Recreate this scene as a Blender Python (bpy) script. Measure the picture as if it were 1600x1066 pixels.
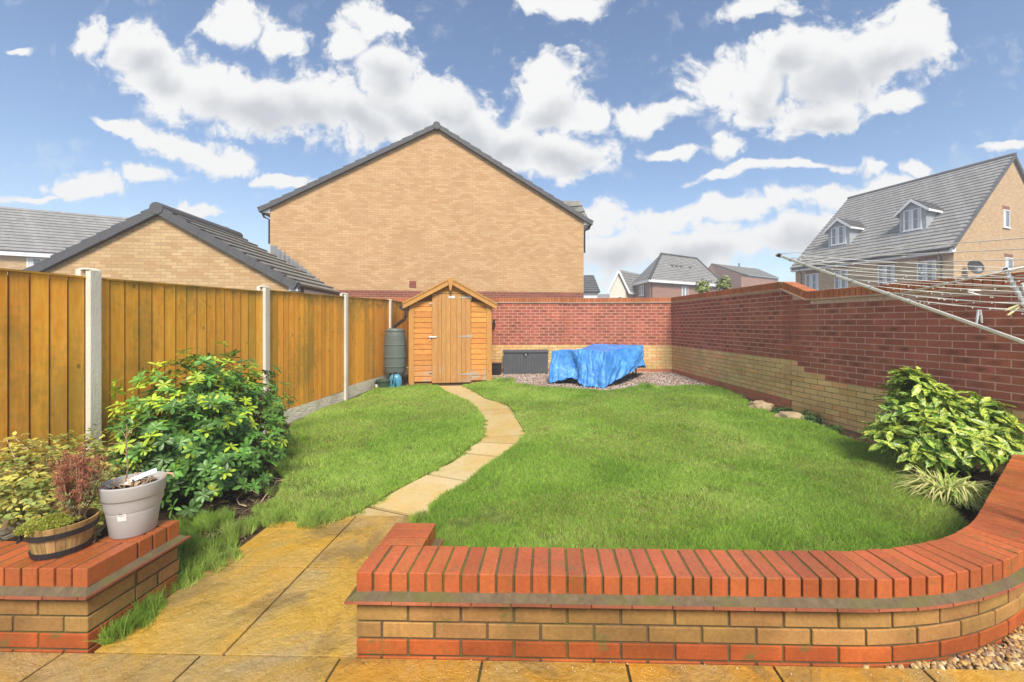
import bpy, bmesh, math, random
import numpy as np
from mathutils import Vector, Matrix, noise as mnoise
random.seed(7)
RNG = np.random.default_rng(11)
S = bpy.context.scene
for o in list(bpy.data.objects):
    bpy.data.objects.remove(o)
col = S.collection
R = math.radians

# ------------------------------------------------------------------ camera
CAMZ, F, HX, HY, YAW = 1.43, 640.0, 846.0, 505.0, R(1.26)
cam_d = bpy.data.cameras.new('camera')
cam = bpy.data.objects.new('camera', cam_d); col.objects.link(cam)
cam.location = (0, 0, CAMZ); cam.rotation_euler = (R(90), 0, YAW)
cam_d.sensor_width = 36; cam_d.lens = F/1600*36
cam_d.shift_x = -(HX-800)/1600; cam_d.shift_y = -(533-HY)/1600
cam_d.clip_start = 0.05; cam_d.clip_end = 2000
S.camera = cam
S.view_settings.view_transform = 'Standard'; S.view_settings.look = 'None'
S.view_settings.gamma = 1; S.view_settings.use_curve_mapping = False
S.view_settings.exposure = 1.05

CY, SY = math.cos(YAW), math.sin(YAW)
def W(px, py, d):                     # a measured point: photo position and distance along the view axis
    xc = (px-HX)/F*d
    return Vector((-SY*d+CY*xc, CY*d+SY*xc, CAMZ-(py-HY)/F*d))
def gz(y): return max(0.0, .022*(min(y, 12)-1.7))
def G(px, py):                        # measured point on the gently rising ground
    k = (py-HY)/F
    d = (CAMZ+1.7*.022)/(k+.022)
    if d < 1.7: d = CAMZ/k
    p = W(px, py, d); p.z = gz(p.y); return p
def on_plane(px, py, A, D):           # measured point on a vertical plane through A along D
    r = W(px, py, 1.0); rx, ry, rz = r.x, r.y, r.z-CAMZ
    det = rx*(-D[1]) - ry*(-D[0])
    t = (A[0]*(-D[1]) - A[1]*(-D[0]))/det
    return Vector((rx*t, ry*t, CAMZ+rz*t))

# ------------------------------------------------------------------ sun and sky
SUN_EL, SUN_AZ = R(50), R(166)        # azimuth clockwise from +Y
sd = bpy.data.lights.new('sun', 'SUN'); sd.energy = 3.0; sd.angle = R(20); sd.color = (1, .92, .80)
sun = bpy.data.objects.new('sun', sd); col.objects.link(sun)
dv = Vector((math.sin(SUN_AZ)*math.cos(SUN_EL), math.cos(SUN_AZ)*math.cos(SUN_EL), math.sin(SUN_EL)))
sun.rotation_euler = dv.to_track_quat('Z', 'Y').to_euler(); sun.location = (0, -5, 20)

wd = bpy.data.worlds.new('World'); S.world = wd; wd.use_nodes = True
nt = wd.node_tree; nt.nodes.clear()
def wn(t, **k):
    n = nt.nodes.new(t)
    for a, b in k.items(): setattr(n, a, b)
    return n
def wl(a, b): nt.links.new(a, b)
def wmath(op, a, b=None, c=None, clamp=False):
    n = wn('ShaderNodeMath', operation=op, use_clamp=clamp)
    for i, s in enumerate((a, b, c)):
        if s is None: continue
        if isinstance(s, (int, float)): n.inputs[i].default_value = s
        else: wl(s, n.inputs[i])
    return n.outputs[0]
def wramp(x, a, b):
    n = wn('ShaderNodeMapRange', interpolation_type='SMOOTHSTEP')
    wl(x, n.inputs[0]); n.inputs[1].default_value = a; n.inputs[2].default_value = b
    return n.outputs[0]
sky = wn('ShaderNodeTexSky', sky_type='NISHITA', sun_disc=False)
sky.sun_elevation = SUN_EL; sky.sun_rotation = SUN_AZ
sky.air_density = 1.0; sky.dust_density = .15; sky.ozone_density = 2.0; sky.altitude = 60
tc = wn('ShaderNodeTexCoord'); sep = wn('ShaderNodeSeparateXYZ'); wl(tc.outputs['Generated'], sep.inputs[0])
ysafe = wmath('MAXIMUM', sep.outputs[1], .06)
u = wmath('DIVIDE', sep.outputs[0], ysafe); v = wmath('DIVIDE', sep.outputs[2], ysafe)
cmb = wn('ShaderNodeCombineXYZ'); wl(u, cmb.inputs[0]); wl(v, cmb.inputs[1])
wz = wn('ShaderNodeTexNoise'); wz.inputs['Scale'].default_value = 6; wz.inputs['Detail'].default_value = 7
wl(cmb.outputs[0], wz.inputs['Vector'])
vs = wn('ShaderNodeVectorMath', operation='SUBTRACT'); wl(wz.outputs['Color'], vs.inputs[0]); vs.inputs[1].default_value = (.5, .5, .5)
vm = wn('ShaderNodeVectorMath', operation='MULTIPLY_ADD'); wl(vs.outputs[0], vm.inputs[0]); vm.inputs[1].default_value = (.17, .12, 0); wl(cmb.outputs[0], vm.inputs[2])
BL = [(150,60,40,28,0),(215,85,60,42,0),(250,112,80,52,10),(320,135,120,60,10),(400,150,130,56,10),(480,160,120,55,10),(560,178,120,45,8),(640,165,110,58,20),(600,105,70,50,20),(370,38,58,36,0),(430,62,40,22,0),(540,62,42,38,0),(577,30,36,36,0),(700,160,70,52,30),(740,205,85,55,20),
 (300,235,90,26,12),(355,248,66,24,8),(190,200,70,13,18),(130,296,66,24,0),(220,272,52,16,5),(320,322,46,12,0),(28,77,20,7,0),(60,312,60,8,0),(440,283,50,12,0),
 (860,125,46,42,0),(850,165,72,40,0),(905,180,42,28,0),(870,238,88,40,0),(790,225,60,50,0),(840,262,80,26,0),
 (1010,182,64,22,-5),(890,8,75,24,0),(622,40,24,12,30),
 (1110,115,46,44,0),(1175,140,70,62,20),(1230,92,90,50,-20),(1300,110,100,72,-10),(1380,82,95,60,-10),(1440,52,52,56,0),(1285,185,90,28,-8),(1390,165,40,20,-10),(1190,8,68,18,0),
 (1130,235,36,17,0),(1050,232,42,11,0),(1360,252,30,11,0),(1435,257,38,15,0),(1385,290,90,24,-8),(1310,300,60,20,-8),(1580,222,40,7,0),
 (1130,328,115,22,-4),(1030,345,80,20,0),(1080,385,130,34,0),(960,395,80,40,0),(1240,370,90,38,0),(925,345,40,36,0),(1200,266,120,8,-6)]
acc = None; acc2 = None
for (bx, by, rx, ry, ro) in BL:
    p = W(bx, by, 1.0); cu, cv = p.x/p.y, (p.z-CAMZ)/p.y
    m = wn('ShaderNodeMapping', vector_type='TEXTURE')
    m.inputs['Location'].default_value = (cu, cv, 0)
    m.inputs['Rotation'].default_value = (0, 0, R(-ro))
    m.inputs['Scale'].default_value = (rx*1.5/F, ry*1.5/F, 1)
    wl(vm.outputs[0], m.inputs[0])
    g = wn('ShaderNodeTexGradient', gradient_type='SPHERICAL'); wl(m.outputs[0], g.inputs[0])
    if rx >= 60 and ry >= 28:
        m2 = wn('ShaderNodeMapping', vector_type='TEXTURE'); p2 = W(bx+6, by+ry*.32, 1.0)
        m2.inputs['Location'].default_value = (p2.x/p2.y, (p2.z-CAMZ)/p2.y, 0); m2.inputs['Rotation'].default_value = (0, 0, R(-ro)); m2.inputs['Scale'].default_value = (rx*1.15/F, ry*1.0/F, 1)
        wl(vm.outputs[0], m2.inputs[0]); g2 = wn('ShaderNodeTexGradient', gradient_type='SPHERICAL'); wl(m2.outputs[0], g2.inputs[0])
        acc2 = g2.outputs['Fac'] if acc2 is None else wmath('SMOOTH_MAX', acc2, g2.outputs['Fac'], .1)
    acc = g.outputs['Fac'] if acc is None else wmath('SMOOTH_MAX', acc, g.outputs['Fac'], .12)
front = wramp(sep.outputs[1], .05, .12)
back = wn('ShaderNodeTexNoise'); back.inputs['Scale'].default_value = 2.2; back.inputs['Detail'].default_value = 6
wl(tc.outputs['Generated'], back.inputs['Vector'])
backf = wramp(back.outputs['Fac'], .42, .75)
mx = wn('ShaderNodeMix'); wl(front, mx.inputs[0]); wl(backf, mx.inputs[2]); wl(acc, mx.inputs[3])
dens = mx.outputs[0]
n1 = wn('ShaderNodeTexNoise'); n1.inputs['Scale'].default_value = 8.5; n1.inputs['Detail'].default_value = 12; n1.inputs['Roughness'].default_value = .6
wl(cmb.outputs[0], n1.inputs['Vector'])
d2 = wmath('MULTIPLY_ADD', wmath('SUBTRACT', n1.outputs['Fac'], .5), 1.7, dens)
n1b = wn('ShaderNodeTexNoise'); n1b.inputs['Scale'].default_value = 24; n1b.inputs['Detail'].default_value = 8; n1b.inputs['Roughness'].default_value = .62; wl(vm.outputs[0], n1b.inputs['Vector'])
d2 = wmath('MULTIPLY_ADD', wmath('SUBTRACT', n1b.outputs['Fac'], .5), 1.3, d2)
alpha = wmath('MAXIMUM', wmath('MULTIPLY', wramp(d2, .16, .60), wramp(dens, .02, .24)), wramp(dens, .42, .62))
shn = wn('ShaderNodeTexNoise'); shn.inputs['Scale'].default_value = 6; shn.inputs['Detail'].default_value = 9; shn.inputs['Roughness'].default_value = .58
mo = wn('ShaderNodeVectorMath', operation='ADD'); wl(cmb.outputs[0], mo.inputs[0]); mo.inputs[1].default_value = (3.1, 1.7, 0); wl(mo.outputs[0], shn.inputs['Vector'])
shade = wramp(wmath('MULTIPLY_ADD', wmath('SUBTRACT', shn.outputs['Fac'], .5), 1.5, acc2), .25, 1.05)
cc = wn('ShaderNodeMix', data_type='RGBA'); wl(shade, cc.inputs[0])
CLD = 1.0
cc.inputs[6].default_value = (5.25, 5.25, 5.25, 1); cc.inputs[7].default_value = (3.4, 3.55, 3.8, 1)
# thin high veil towards the horizon
zr = wn('ShaderNodeMapRange'); wl(sep.outputs[2], zr.inputs[0]); zr.inputs[1].default_value = .0; zr.inputs[2].default_value = .30; zr.inputs[3].default_value = .6; zr.inputs[4].default_value = 0
n3 = wn('ShaderNodeTexNoise'); n3.inputs['Scale'].default_value = 2.0; n3.inputs['Detail'].default_value = 6
m3 = wn('ShaderNodeMapping'); m3.inputs['Scale'].default_value = (1, 5, 1); wl(cmb.outputs[0], m3.inputs[0]); wl(m3.outputs[0], n3.inputs['Vector'])
veil = wmath('MULTIPLY', zr.outputs[0], wramp(n3.outputs['Fac'], .2, .7), clamp=True)
sk2 = wn('ShaderNodeMix', data_type='RGBA'); wl(veil, sk2.inputs[0]); wl(sky.outputs[0], sk2.inputs[6]); sk2.inputs[7].default_value = (3.2, 3.7, 4.3, 1)
fin = wn('ShaderNodeMix', data_type='RGBA'); wl(alpha, fin.inputs[0]); wl(sk2.outputs[2], fin.inputs[6]); wl(cc.outputs[2], fin.inputs[7])
bg = wn('ShaderNodeBackground'); wl(fin.outputs[2], bg.inputs[0]); bg.inputs[1].default_value = .088
ow = wn('ShaderNodeOutputWorld'); wl(bg.outputs[0], ow.inputs[0])

# ------------------------------------------------------------------ object helpers
ROOT = {}
def tag(o, label=None, cat=None, group=None, kind=None):
    if label: o['label'] = label
    if cat: o['category'] = cat
    if group: o['group'] = group
    if kind: o['kind'] = kind
    return o
def empty(name, loc, label, cat, group=None):
    o = bpy.data.objects.new(name, None); col.objects.link(o); o.location = loc
    o.empty_display_size = .1
    ROOT[o.name] = Vector(loc)
    return tag(o, label, cat, group)
def rootloc(p):
    while p.parent: p = p.parent
    return Vector(p.location)
def copy_tree(o, parent=None):
    c = o.copy(); col.objects.link(c); c.parent = parent
    for ch in o.children: copy_tree(ch, c)
    return c

class MB:
    def __init__(s): s.v = []; s.f = []; s.c = []; s.uv = []; s.hasuv = False
    def add(s, vs, fs, c=(1, 1, 1, 1), uvs=None):
        b = len(s.v); s.v += [tuple(x) for x in vs]
        for i, f in enumerate(fs):
            s.f.append(tuple(b+j for j in f)); s.c.append(tuple(c) if len(c) == 4 else tuple(c)+(1,))
            if uvs: s.uv.append(uvs[i]); s.hasuv = True
            else: s.uv.append([(0, 0)]*len(f))
    def obox(s, o, a, b, c_, color=(1, 1, 1, 1), uvs=None):
        o, a, b, c_ = map(Vector, (o, a, b, c_))
        vs = [o, o+a, o+a+b, o+b, o+c_, o+a+c_, o+a+b+c_, o+b+c_]
        fs = [(0, 3, 2, 1), (4, 5, 6, 7), (0, 1, 5, 4), (1, 2, 6, 5), (2, 3, 7, 6), (3, 0, 4, 7)]
        q = [(0, 0), (1, 0), (1, 1), (0, 1)]
        s.add(vs, fs, color, [q]*6)
    def box(s, x0, x1, y0, y1, z0, z1, color=(1, 1, 1, 1)):
        s.obox((x0, y0, z0), (x1-x0, 0, 0), (0, y1-y0, 0), (0, 0, z1-z0), color)
    def bar(s, p, q, w, h, color=(1, 1, 1, 1), up=(0, 0, 1)):   # bar from p to q, w sideways, h along up, centred
        p, q, up = Vector(p), Vector(q), Vector(up)
        d = q-p; sd_ = d.cross(up).normalized(); u2 = sd_.cross(d).normalized()
        s.obox(p-sd_*w/2-u2*h/2, d, sd_*w, u2*h, color)
    def poly(s, pts, color=(1, 1, 1, 1), uv=None): s.add(pts, [tuple(range(len(pts)))], color, [uv] if uv else None)
    def prism(s, pts, ext, color=(1, 1, 1, 1)):                  # polygon pts extruded by ext, closed
        pts = [Vector(p) for p in pts]; e = Vector(ext); n = len(pts)
        fs = [tuple(range(n)), tuple(reversed(range(n, 2*n)))]
        fs += [(i, n+i, n+(i+1) % n, (i+1) % n) for i in range(n)]
        s.add(pts+[p+e for p in pts], fs, color)
    def tube(s, pts, r, n=8, color=(1, 1, 1, 1), cap=True):
        pts = [Vector(p) for p in pts]
        if not isinstance(r, (list, tuple)): r = [r]*len(pts)
        vs = []; fs = []
        for i, p in enumerate(pts):
            d = (pts[min(i+1, len(pts)-1)]-pts[max(i-1, 0)])
            d = d.normalized() if d.length > 1e-9 else Vector((0, 0, 1))
            up = Vector((0, 0, 1)) if abs(d.z) < .95 else Vector((0, 1, 0))
            a = d.cross(up).normalized(); b = a.cross(d)
            for k in range(n):
                t = 2*math.pi*k/n
                vs.append(p+a*math.cos(t)*r[i]+b*math.sin(t)*r[i])
        for i in range(len(pts)-1):
            for k in range(n):
                fs.append((i*n+k, i*n+(k+1) % n, (i+1)*n+(k+1) % n, (i+1)*n+k))
        if cap:
            fs.append(tuple(range(n-1, -1, -1))); fs.append(tuple((len(pts)-1)*n+k for k in range(n)))
        s.add(vs, fs, color)
    def lathe(s, prof, c, n=28, sx=1, sy=1, rot=0, color=(1, 1, 1, 1), capb=True, capt=True, tilt=None):
        vs = []; fs = []; c = Vector(c); cr, sr = math.cos(rot), math.sin(rot)
        for (r, z) in prof:
            for k in range(n):
                t = 2*math.pi*k/n; x, y = r*math.cos(t)*sx, r*math.sin(t)*sy
                vs.append(c+Vector((x*cr-y*sr, x*sr+y*cr, z)))
        for i in range(len(prof)-1):
            for k in range(n): fs.append((i*n+k, i*n+(k+1) % n, (i+1)*n+(k+1) % n, (i+1)*n+k))
        if capb: fs.append(tuple(range(n-1, -1, -1)))
        if capt: fs.append(tuple((len(prof)-1)*n+k for k in range(n)))
        s.add(vs, fs, color)
    def build(s, name, mat, parent=None, smooth=False, bevel=0, seg=1, solid=0):
        return mesh_obj(name, s.v, s.f, mat, parent, s.c, s.uv if s.hasuv else None, smooth, bevel, seg, solid)
def mesh_obj(name, v, f, mat, parent=None, c=None, uv=None, smooth=False, bevel=0, seg=1, solid=0):
    me = bpy.data.meshes.new(name)
    off = rootloc(parent) if parent else Vector((0, 0, 0))
    me.from_pydata([(x[0]-off.x, x[1]-off.y, x[2]-off.z) for x in v], [], f)
    if c:
        at = me.color_attributes.new('Col', 'FLOAT_COLOR', 'CORNER')
        flat = []
        for fc, cc_ in zip(f, c): flat += list(cc_)*len(fc)
        at.data.foreach_set('color', flat)
    if uv:
        ul = me.uv_layers.new(name='UVMap'); flat = []
        for q in uv:
            for p in q: flat += [p[0], p[1]]
        ul.data.foreach_set('uv', flat)
    if smooth: me.polygons.foreach_set('use_smooth', [True]*len(me.polygons))
    me.materials.append(mat); me.update()
    o = bpy.data.objects.new(name, me); col.objects.link(o)
    if parent: o.parent = parent
    if solid:
        m = o.modifiers.new('solid', 'SOLIDIFY'); m.thickness = solid
    if bevel:
        m = o.modifiers.new('bevel', 'BEVEL'); m.width = bevel; m.segments = seg; m.limit_method = 'ANGLE'; m.angle_limit = R(40)
    return o
def np_obj(name, V, faces_list, C, mat, parent=None, smooth=False):
    """V (n,3); faces_list: list of (m,k) int arrays; C list of (m,4) face colours."""
    me = bpy.data.meshes.new(name)
    if parent:
        off = rootloc(parent); V = V-np.array([off.x, off.y, off.z])
    me.vertices.add(len(V)); me.vertices.foreach_set('co', V.astype(np.float32).ravel())
    loops = np.concatenate([a.ravel() for a in faces_list]).astype(np.int32)
    sizes = np.concatenate([np.full(len(a), a.shape[1]) for a in faces_list]).astype(np.int32)
    starts = np.concatenate([[0], np.cumsum(sizes)[:-1]]).astype(np.int32)
    me.loops.add(len(loops)); me.loops.foreach_set('vertex_index', loops)
    me.polygons.add(len(sizes)); me.polygons.foreach_set('loop_start', starts)
    try: me.polygons.foreach_set('loop_total', sizes)
    except Exception: pass
    me.update(calc_edges=True)
    cc_ = np.concatenate([np.repeat(c, a.shape[1], axis=0) for c, a in zip(C, faces_list)])
    at = me.color_attributes.new('Col', 'FLOAT_COLOR', 'CORNER'); at.data.foreach_set('color', cc_.astype(np.float32).ravel())
    if smooth: me.polygons.foreach_set('use_smooth', np.ones(len(sizes), bool))
    me.materials.append(mat); me.validate(); me.update()
    o = bpy.data.objects.new(name, me); col.objects.link(o)
    if parent: o.parent = parent
    return o
def scatter(name, tv, tf, M, T, C, mat, parent=None, smooth=False):
    """template verts tv (k,3), faces tf list of tuples, M (n,3,3), T (n,3), C (n,4)"""
    n, k = len(T), len(tv)
    V = (np.einsum('nij,kj->nki', M, tv)+T[:, None, :]).reshape(-1, 3)
    base = (np.arange(n)*k)[:, None, None]
    groups = {}
    for f in tf: groups.setdefault(len(f), []).append(f)
    FL, CL = [], []
    for sz, fs in groups.items():
        a = (base+np.array(fs)[None]).reshape(-1, sz); FL.append(a); CL.append(np.repeat(C, len(fs), axis=0))
    return np_obj(name, V, FL, CL, mat, parent, smooth)
def rotm(yaw, pitch=None, roll=None):
    n = len(yaw); z = np.zeros(n); o = np.ones(n)
    cy, sy = np.cos(yaw), np.sin(yaw)
    Rz = np.stack([np.stack([cy, -sy, z], 1), np.stack([sy, cy, z], 1), np.stack([z, z, o], 1)], 1)
    if pitch is not None:
        c, s_ = np.cos(pitch), np.sin(pitch)
        Rx = np.stack([np.stack([o, z, z], 1), np.stack([z, c, -s_], 1), np.stack([z, s_, c], 1)], 1); Rz = Rz@Rx
    if roll is not None:
        c, s_ = np.cos(roll), np.sin(roll)
        Ry = np.stack([np.stack([c, z, s_], 1), np.stack([z, o, z], 1), np.stack([-s_, z, c], 1)], 1); Rz = Rz@Ry
    return Rz
def inpoly(x, y, poly):
    r = np.zeros(len(x), bool); n = len(poly)
    for i in range(n):
        x0, y0 = poly[i][0], poly[i][1]; x1, y1 = poly[(i+1) % n][0], poly[(i+1) % n][1]
        c = ((y0 > y) != (y1 > y)) & (x < (x1-x0)*(y-y0)/(y1-y0+1e-12)+x0); r ^= c
    return r
def vnoise(x, y, sc, seed=0):          # cheap smooth value noise
    x = x*sc+seed*17.3; y = y*sc+seed*9.1
    xi, yi = np.floor(x).astype(int), np.floor(y).astype(int); fx, fy = x-xi, y-yi
    fx = fx*fx*(3-2*fx); fy = fy*fy*(3-2*fy)
    def h(a, b): 
        s_ = np.sin(a*127.1+b*311.7+seed)*43758.5453; return s_-np.floor(s_)
    return (h(xi, yi)*(1-fx)+h(xi+1, yi)*fx)*(1-fy)+(h(xi, yi+1)*(1-fx)+h(xi+1, yi+1)*fx)*fy

# ------------------------------------------------------------------ material helpers
class MT:
    def __init__(s, name):
        s.m = bpy.data.materials.new(name); s.m.use_nodes = True; s.t = s.m.node_tree; s.t.nodes.clear()
        s.out = s.t.nodes.new('ShaderNodeOutputMaterial'); s.b = s.t.nodes.new('ShaderNodeBsdfPrincipled')
        s.t.links.new(s.b.outputs[0], s.out.inputs[0])
        s.tc = s.t.nodes.new('ShaderNodeTexCoord')
    def n(s, t, **k):
        n = s.t.nodes.new(t)
        for a, b in k.items(): setattr(n, a, b)
        return n
    def l(s, a, b): s.t.links.new(a, b)
    def set(s, inp, v):
        if isinstance(v, (int, float)): inp.default_value = v
        elif isinstance(v, (tuple, list)): inp.default_value = tuple(v)+(1,) if len(v) == 3 and inp.type == 'RGBA' else v
        else: s.l(v, inp)
    def vec(s, scale=(1, 1, 1), src='Object', rot=(0, 0, 0)):
        m = s.n('ShaderNodeMapping'); m.inputs['Scale'].default_value = scale; m.inputs['Rotation'].default_value = rot
        s.l(s.tc.outputs[src], m.inputs[0]); return m.outputs[0]
    def noise(s, scale, detail=4, rough=.5, vec=None, dist=0):
        n = s.n('ShaderNodeTexNoise'); n.inputs['Scale'].default_value = scale; n.inputs['Detail'].default_value = detail
        n.inputs['Roughness'].default_value = rough; n.inputs['Distortion'].default_value = dist
        s.l(vec if vec is not None else s.tc.outputs['Object'], n.inputs['Vector']); return n.outputs['Fac']
    def vor(s, scale, vec=None, feature='F1', out='Distance'):
        n = s.n('ShaderNodeTexVoronoi', feature=feature); n.inputs['Scale'].default_value = scale
        s.l(vec if vec is not None else s.tc.outputs['Object'], n.inputs['Vector']); return n.outputs[out]
    def ramp(s, x, a, b, lo=0, hi=1):
        n = s.n('ShaderNodeMapRange', interpolation_type='SMOOTHSTEP'); s.set(n.inputs[0], x)
        n.inputs[1].default_value = a; n.inputs[2].default_value = b; n.inputs[3].default_value = lo; n.inputs[4].default_value = hi
        return n.outputs[0]
    def mix(s, f, a, b, mode='MIX'):
        n = s.n('ShaderNodeMix', data_type='RGBA', blend_type=mode); s.set(n.inputs[0], f); s.set(n.inputs[6], a); s.set(n.inputs[7], b); return n.outputs[2]
    def math(s, op, a, b=0, clamp=False):
        n = s.n('ShaderNodeMath', operation=op, use_clamp=clamp); s.set(n.inputs[0], a); s.set(n.inputs[1], b); return n.outputs[0]
    def scale(s, c, f):                 # colour times factor
        n = s.n('ShaderNodeVectorMath', operation='SCALE'); s.set(n.inputs[0], c) if not isinstance(c, tuple) else n.inputs[0].__setattr__('default_value', c[:3])
        s.set(n.inputs['Scale'], f); return n.outputs[0]
    def attr(s, name='Col'):
        n = s.n('ShaderNodeAttribute', attribute_name=name); return n
    def bump(s, h, st=.5, d=.01):
        n = s.n('ShaderNodeBump'); n.inputs['Strength'].default_value = st; n.inputs['Distance'].default_value = d; s.l(h, n.inputs['Height'])
        s.l(n.outputs[0], s.b.inputs['Normal']); return n
    def fin(s, c, rough=.8, metal=0, spec=None):
        s.set(s.b.inputs['Base Color'], c); s.set(s.b.inputs['Roughness'], rough); s.set(s.b.inputs['Metallic'], metal)
        if spec is not None: s.b.inputs['Specular IOR Level'].default_value = spec
        return s.m
def simple(name, c, rough=.7, var=.15, nscale=6, bump=0, bscale=80, metal=0, attr=False, spec=None, stretch=(1, 1, 1)):
    m = MT(name); v = m.vec(stretch)
    base = m.attr().outputs['Color'] if attr else c
    if attr and c != (1, 1, 1): base = m.mix(1, base, c, 'MULTIPLY')
    f = m.ramp(m.noise(nscale, 6, .6, v), .2, .8, 1-var, 1+var)
    cc_ = m.scale(base, f)
    if bump: m.bump(m.noise(bscale, 5, .6, v), bump, .01)
    return m.fin(cc_, rough, metal, spec)

# brick laid as real units: colour per brick in Col, alpha = how burnt its middle is
def brick_units(name, rough=.85, moss=0.0, wet=False, spec=.3, dirt=.25):
    m = MT(name); a = m.attr(); uvn = m.n('ShaderNodeSeparateXYZ'); m.l(m.tc.outputs['UV'], uvn.inputs[0])
    dx = m.math('ABSOLUTE', m.math('SUBTRACT', uvn.outputs[0], .5)); dy = m.math('ABSOLUTE', m.math('SUBTRACT', uvn.outputs[1], .5))
    el = m.math('ADD', m.math('MULTIPLY', m.math('POWER', dx, 1.5), 2.0), m.math('MULTIPLY', m.math('POWER', dy, 2.0), 2.2))
    n1 = m.noise(30, 6, .75, m.vec((1, 1, 4)))
    burn = m.ramp(m.math('ADD', el, m.math('MULTIPLY', n1, 1.5)), 1.25, .7, 0, .85)
    burn = m.math('MULTIPLY', burn, m.math('SUBTRACT', 1.0, a.outputs['Alpha']))
    c = m.scale(a.outputs['Color'], m.ramp(m.noise(55, 6, .7), .2, .8, .8, 1.18))
    c = m.scale(c, m.ramp(m.noise(2.2, 4, .6), .25, .8, 1-dirt, 1+dirt*.5))
    c = m.mix(burn, c, (.085, .042, .034), 'MIX')
    if moss:
        mk = m.ramp(m.math('ADD', m.noise(7, 6, .65), m.math('MULTIPLY', m.noise(60, 3), .3)), .72, .86, 0, moss)
        c = m.mix(mk, c, (.11, .12, .03))
    m.bump(m.math('ADD', m.noise(120, 5, .7), m.math('MULTIPLY', m.noise(20, 3), .6)), .35, .006)
    if wet: rough = m.ramp(m.noise(5, 4), .35, .65, rough-.12, rough+.16)
    return m.fin(c, rough, 0, spec)
# brickwork of the houses: pattern from wall coordinates in metres (UV)
def brick_wall(name, c1, c2, mortar, bands=(), c3=(.27, .085, .055), c4=(.2, .06, .045), rough=.9, bw=.225, rh=.075, ms=.006):
    m = MT(name)
    def bt(a, b):
        n = m.n('ShaderNodeTexBrick', offset=.5); m.l(m.tc.outputs['UV'], n.inputs['Vector'])
        n.inputs['Color1'].default_value = a+(1,); n.inputs['Color2'].default_value = b+(1,); n.inputs['Mortar'].default_value = mortar+(1,)
        n.inputs['Scale'].default_value = 1; n.inputs['Mortar Size'].default_value = ms; n.inputs['Mortar Smooth'].default_value = .3
        n.inputs['Brick Width'].default_value = bw; n.inputs['Row Height'].default_value = rh; n.inputs['Bias'].default_value = 0
        return n
    n0 = bt(c1, c2); c = n0.outputs['Color']
    if bands:
        nb = bt(c3, c4); s_ = m.n('ShaderNodeSeparateXYZ'); m.l(m.tc.outputs['UV'], s_.inputs[0]); z = s_.outputs[1]
        mk = None
        for (lo, hi) in bands:
            k = m.math('MULTIPLY', m.math('GREATER_THAN', z, lo), m.math('LESS_THAN', z, hi)); mk = k if mk is None else m.math('MAXIMUM', mk, k)
        c = m.mix(mk, c, nb.outputs['Color'])
    c = m.scale(c, m.ramp(m.noise(1.1, 5, .6, m.vec((1, 1, 1), 'UV')), .25, .75, .94, 1.05))
    c = m.scale(c, m.ramp(m.noise(18, 4, .7, m.vec((1, 2.5, 1), 'UV')), .2, .8, .86, 1.14))
    b_ = m.math('ADD', m.math('MULTIPLY', n0.outputs['Fac'], -1.0), m.math('MULTIPLY', m.noise(60, 3, .6, m.vec((1, 1, 1), 'UV')), .3))
    m.bump(b_, .4, .006)
    return m.fin(c, rough, 0, .2)

# ------------------------------------------------------------------ materials
M = {}
M['brick'] = brick_units('brick_red', .85)
M['brick_low'] = brick_units('brick_planter', .8, moss=.7, dirt=.45)
M['coping'] = brick_units('brick_coping', .32, moss=.45, wet=True, spec=.55, dirt=.3)
M['coping_wall'] = brick_units('brick_coping_wall', .6, moss=.3, dirt=.2)
M['sand'] = brick_wall('sand_brick', (.48, .28, .13), (.57, .375, .195), (.36, .25, .16), bands=((2.27, 2.50), (-1, 2.20)))
M['sand2'] = brick_wall('sand_brick_garage', (.46, .285, .135), (.58, .41, .215), (.34, .25, .155))
M['sand3'] = brick_wall('sand_brick_far', (.46, .29, .15), (.56, .40, .23), (.40, .29, .19))
M['far_red'] = brick_wall('red_brick_far', (.30, .15, .115), (.36, .2, .155), (.34, .25, .2))

def mt_mortar(name, c, moss=.5):
    m = MT(name); cc = m.scale(c, m.ramp(m.noise(30, 5, .7), .2, .8, .7, 1.25))
    if moss:
        mk = m.ramp(m.math('ADD', m.noise(5, 5, .6), m.math('MULTIPLY', m.noise(50, 4), .35)), .6, .82, 0, moss)
        cc = m.mix(mk, cc, (.12, .125, .02))
    m.bump(m.noise(90, 5, .7), .6, .006); return m.fin(cc, .95, 0, .15)
M['mortar'] = mt_mortar('mortar_dark', (.12, .085, .05), .6)
M['mortar_wall'] = mt_mortar('mortar_pink', (.66, .44, .35), .0)
M['mortar_sand'] = mt_mortar('mortar_sand', (.30, .20, .10), .1)
M['mortar_cop'] = mt_mortar('mortar_coping', (.115, .09, .045), .9)
M['fillet'] = mt_mortar('mortar_fillet', (.135, .10, .062), .5)
M['joint'] = mt_mortar('paving_joint', (.06, .042, .025), .4)

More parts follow.
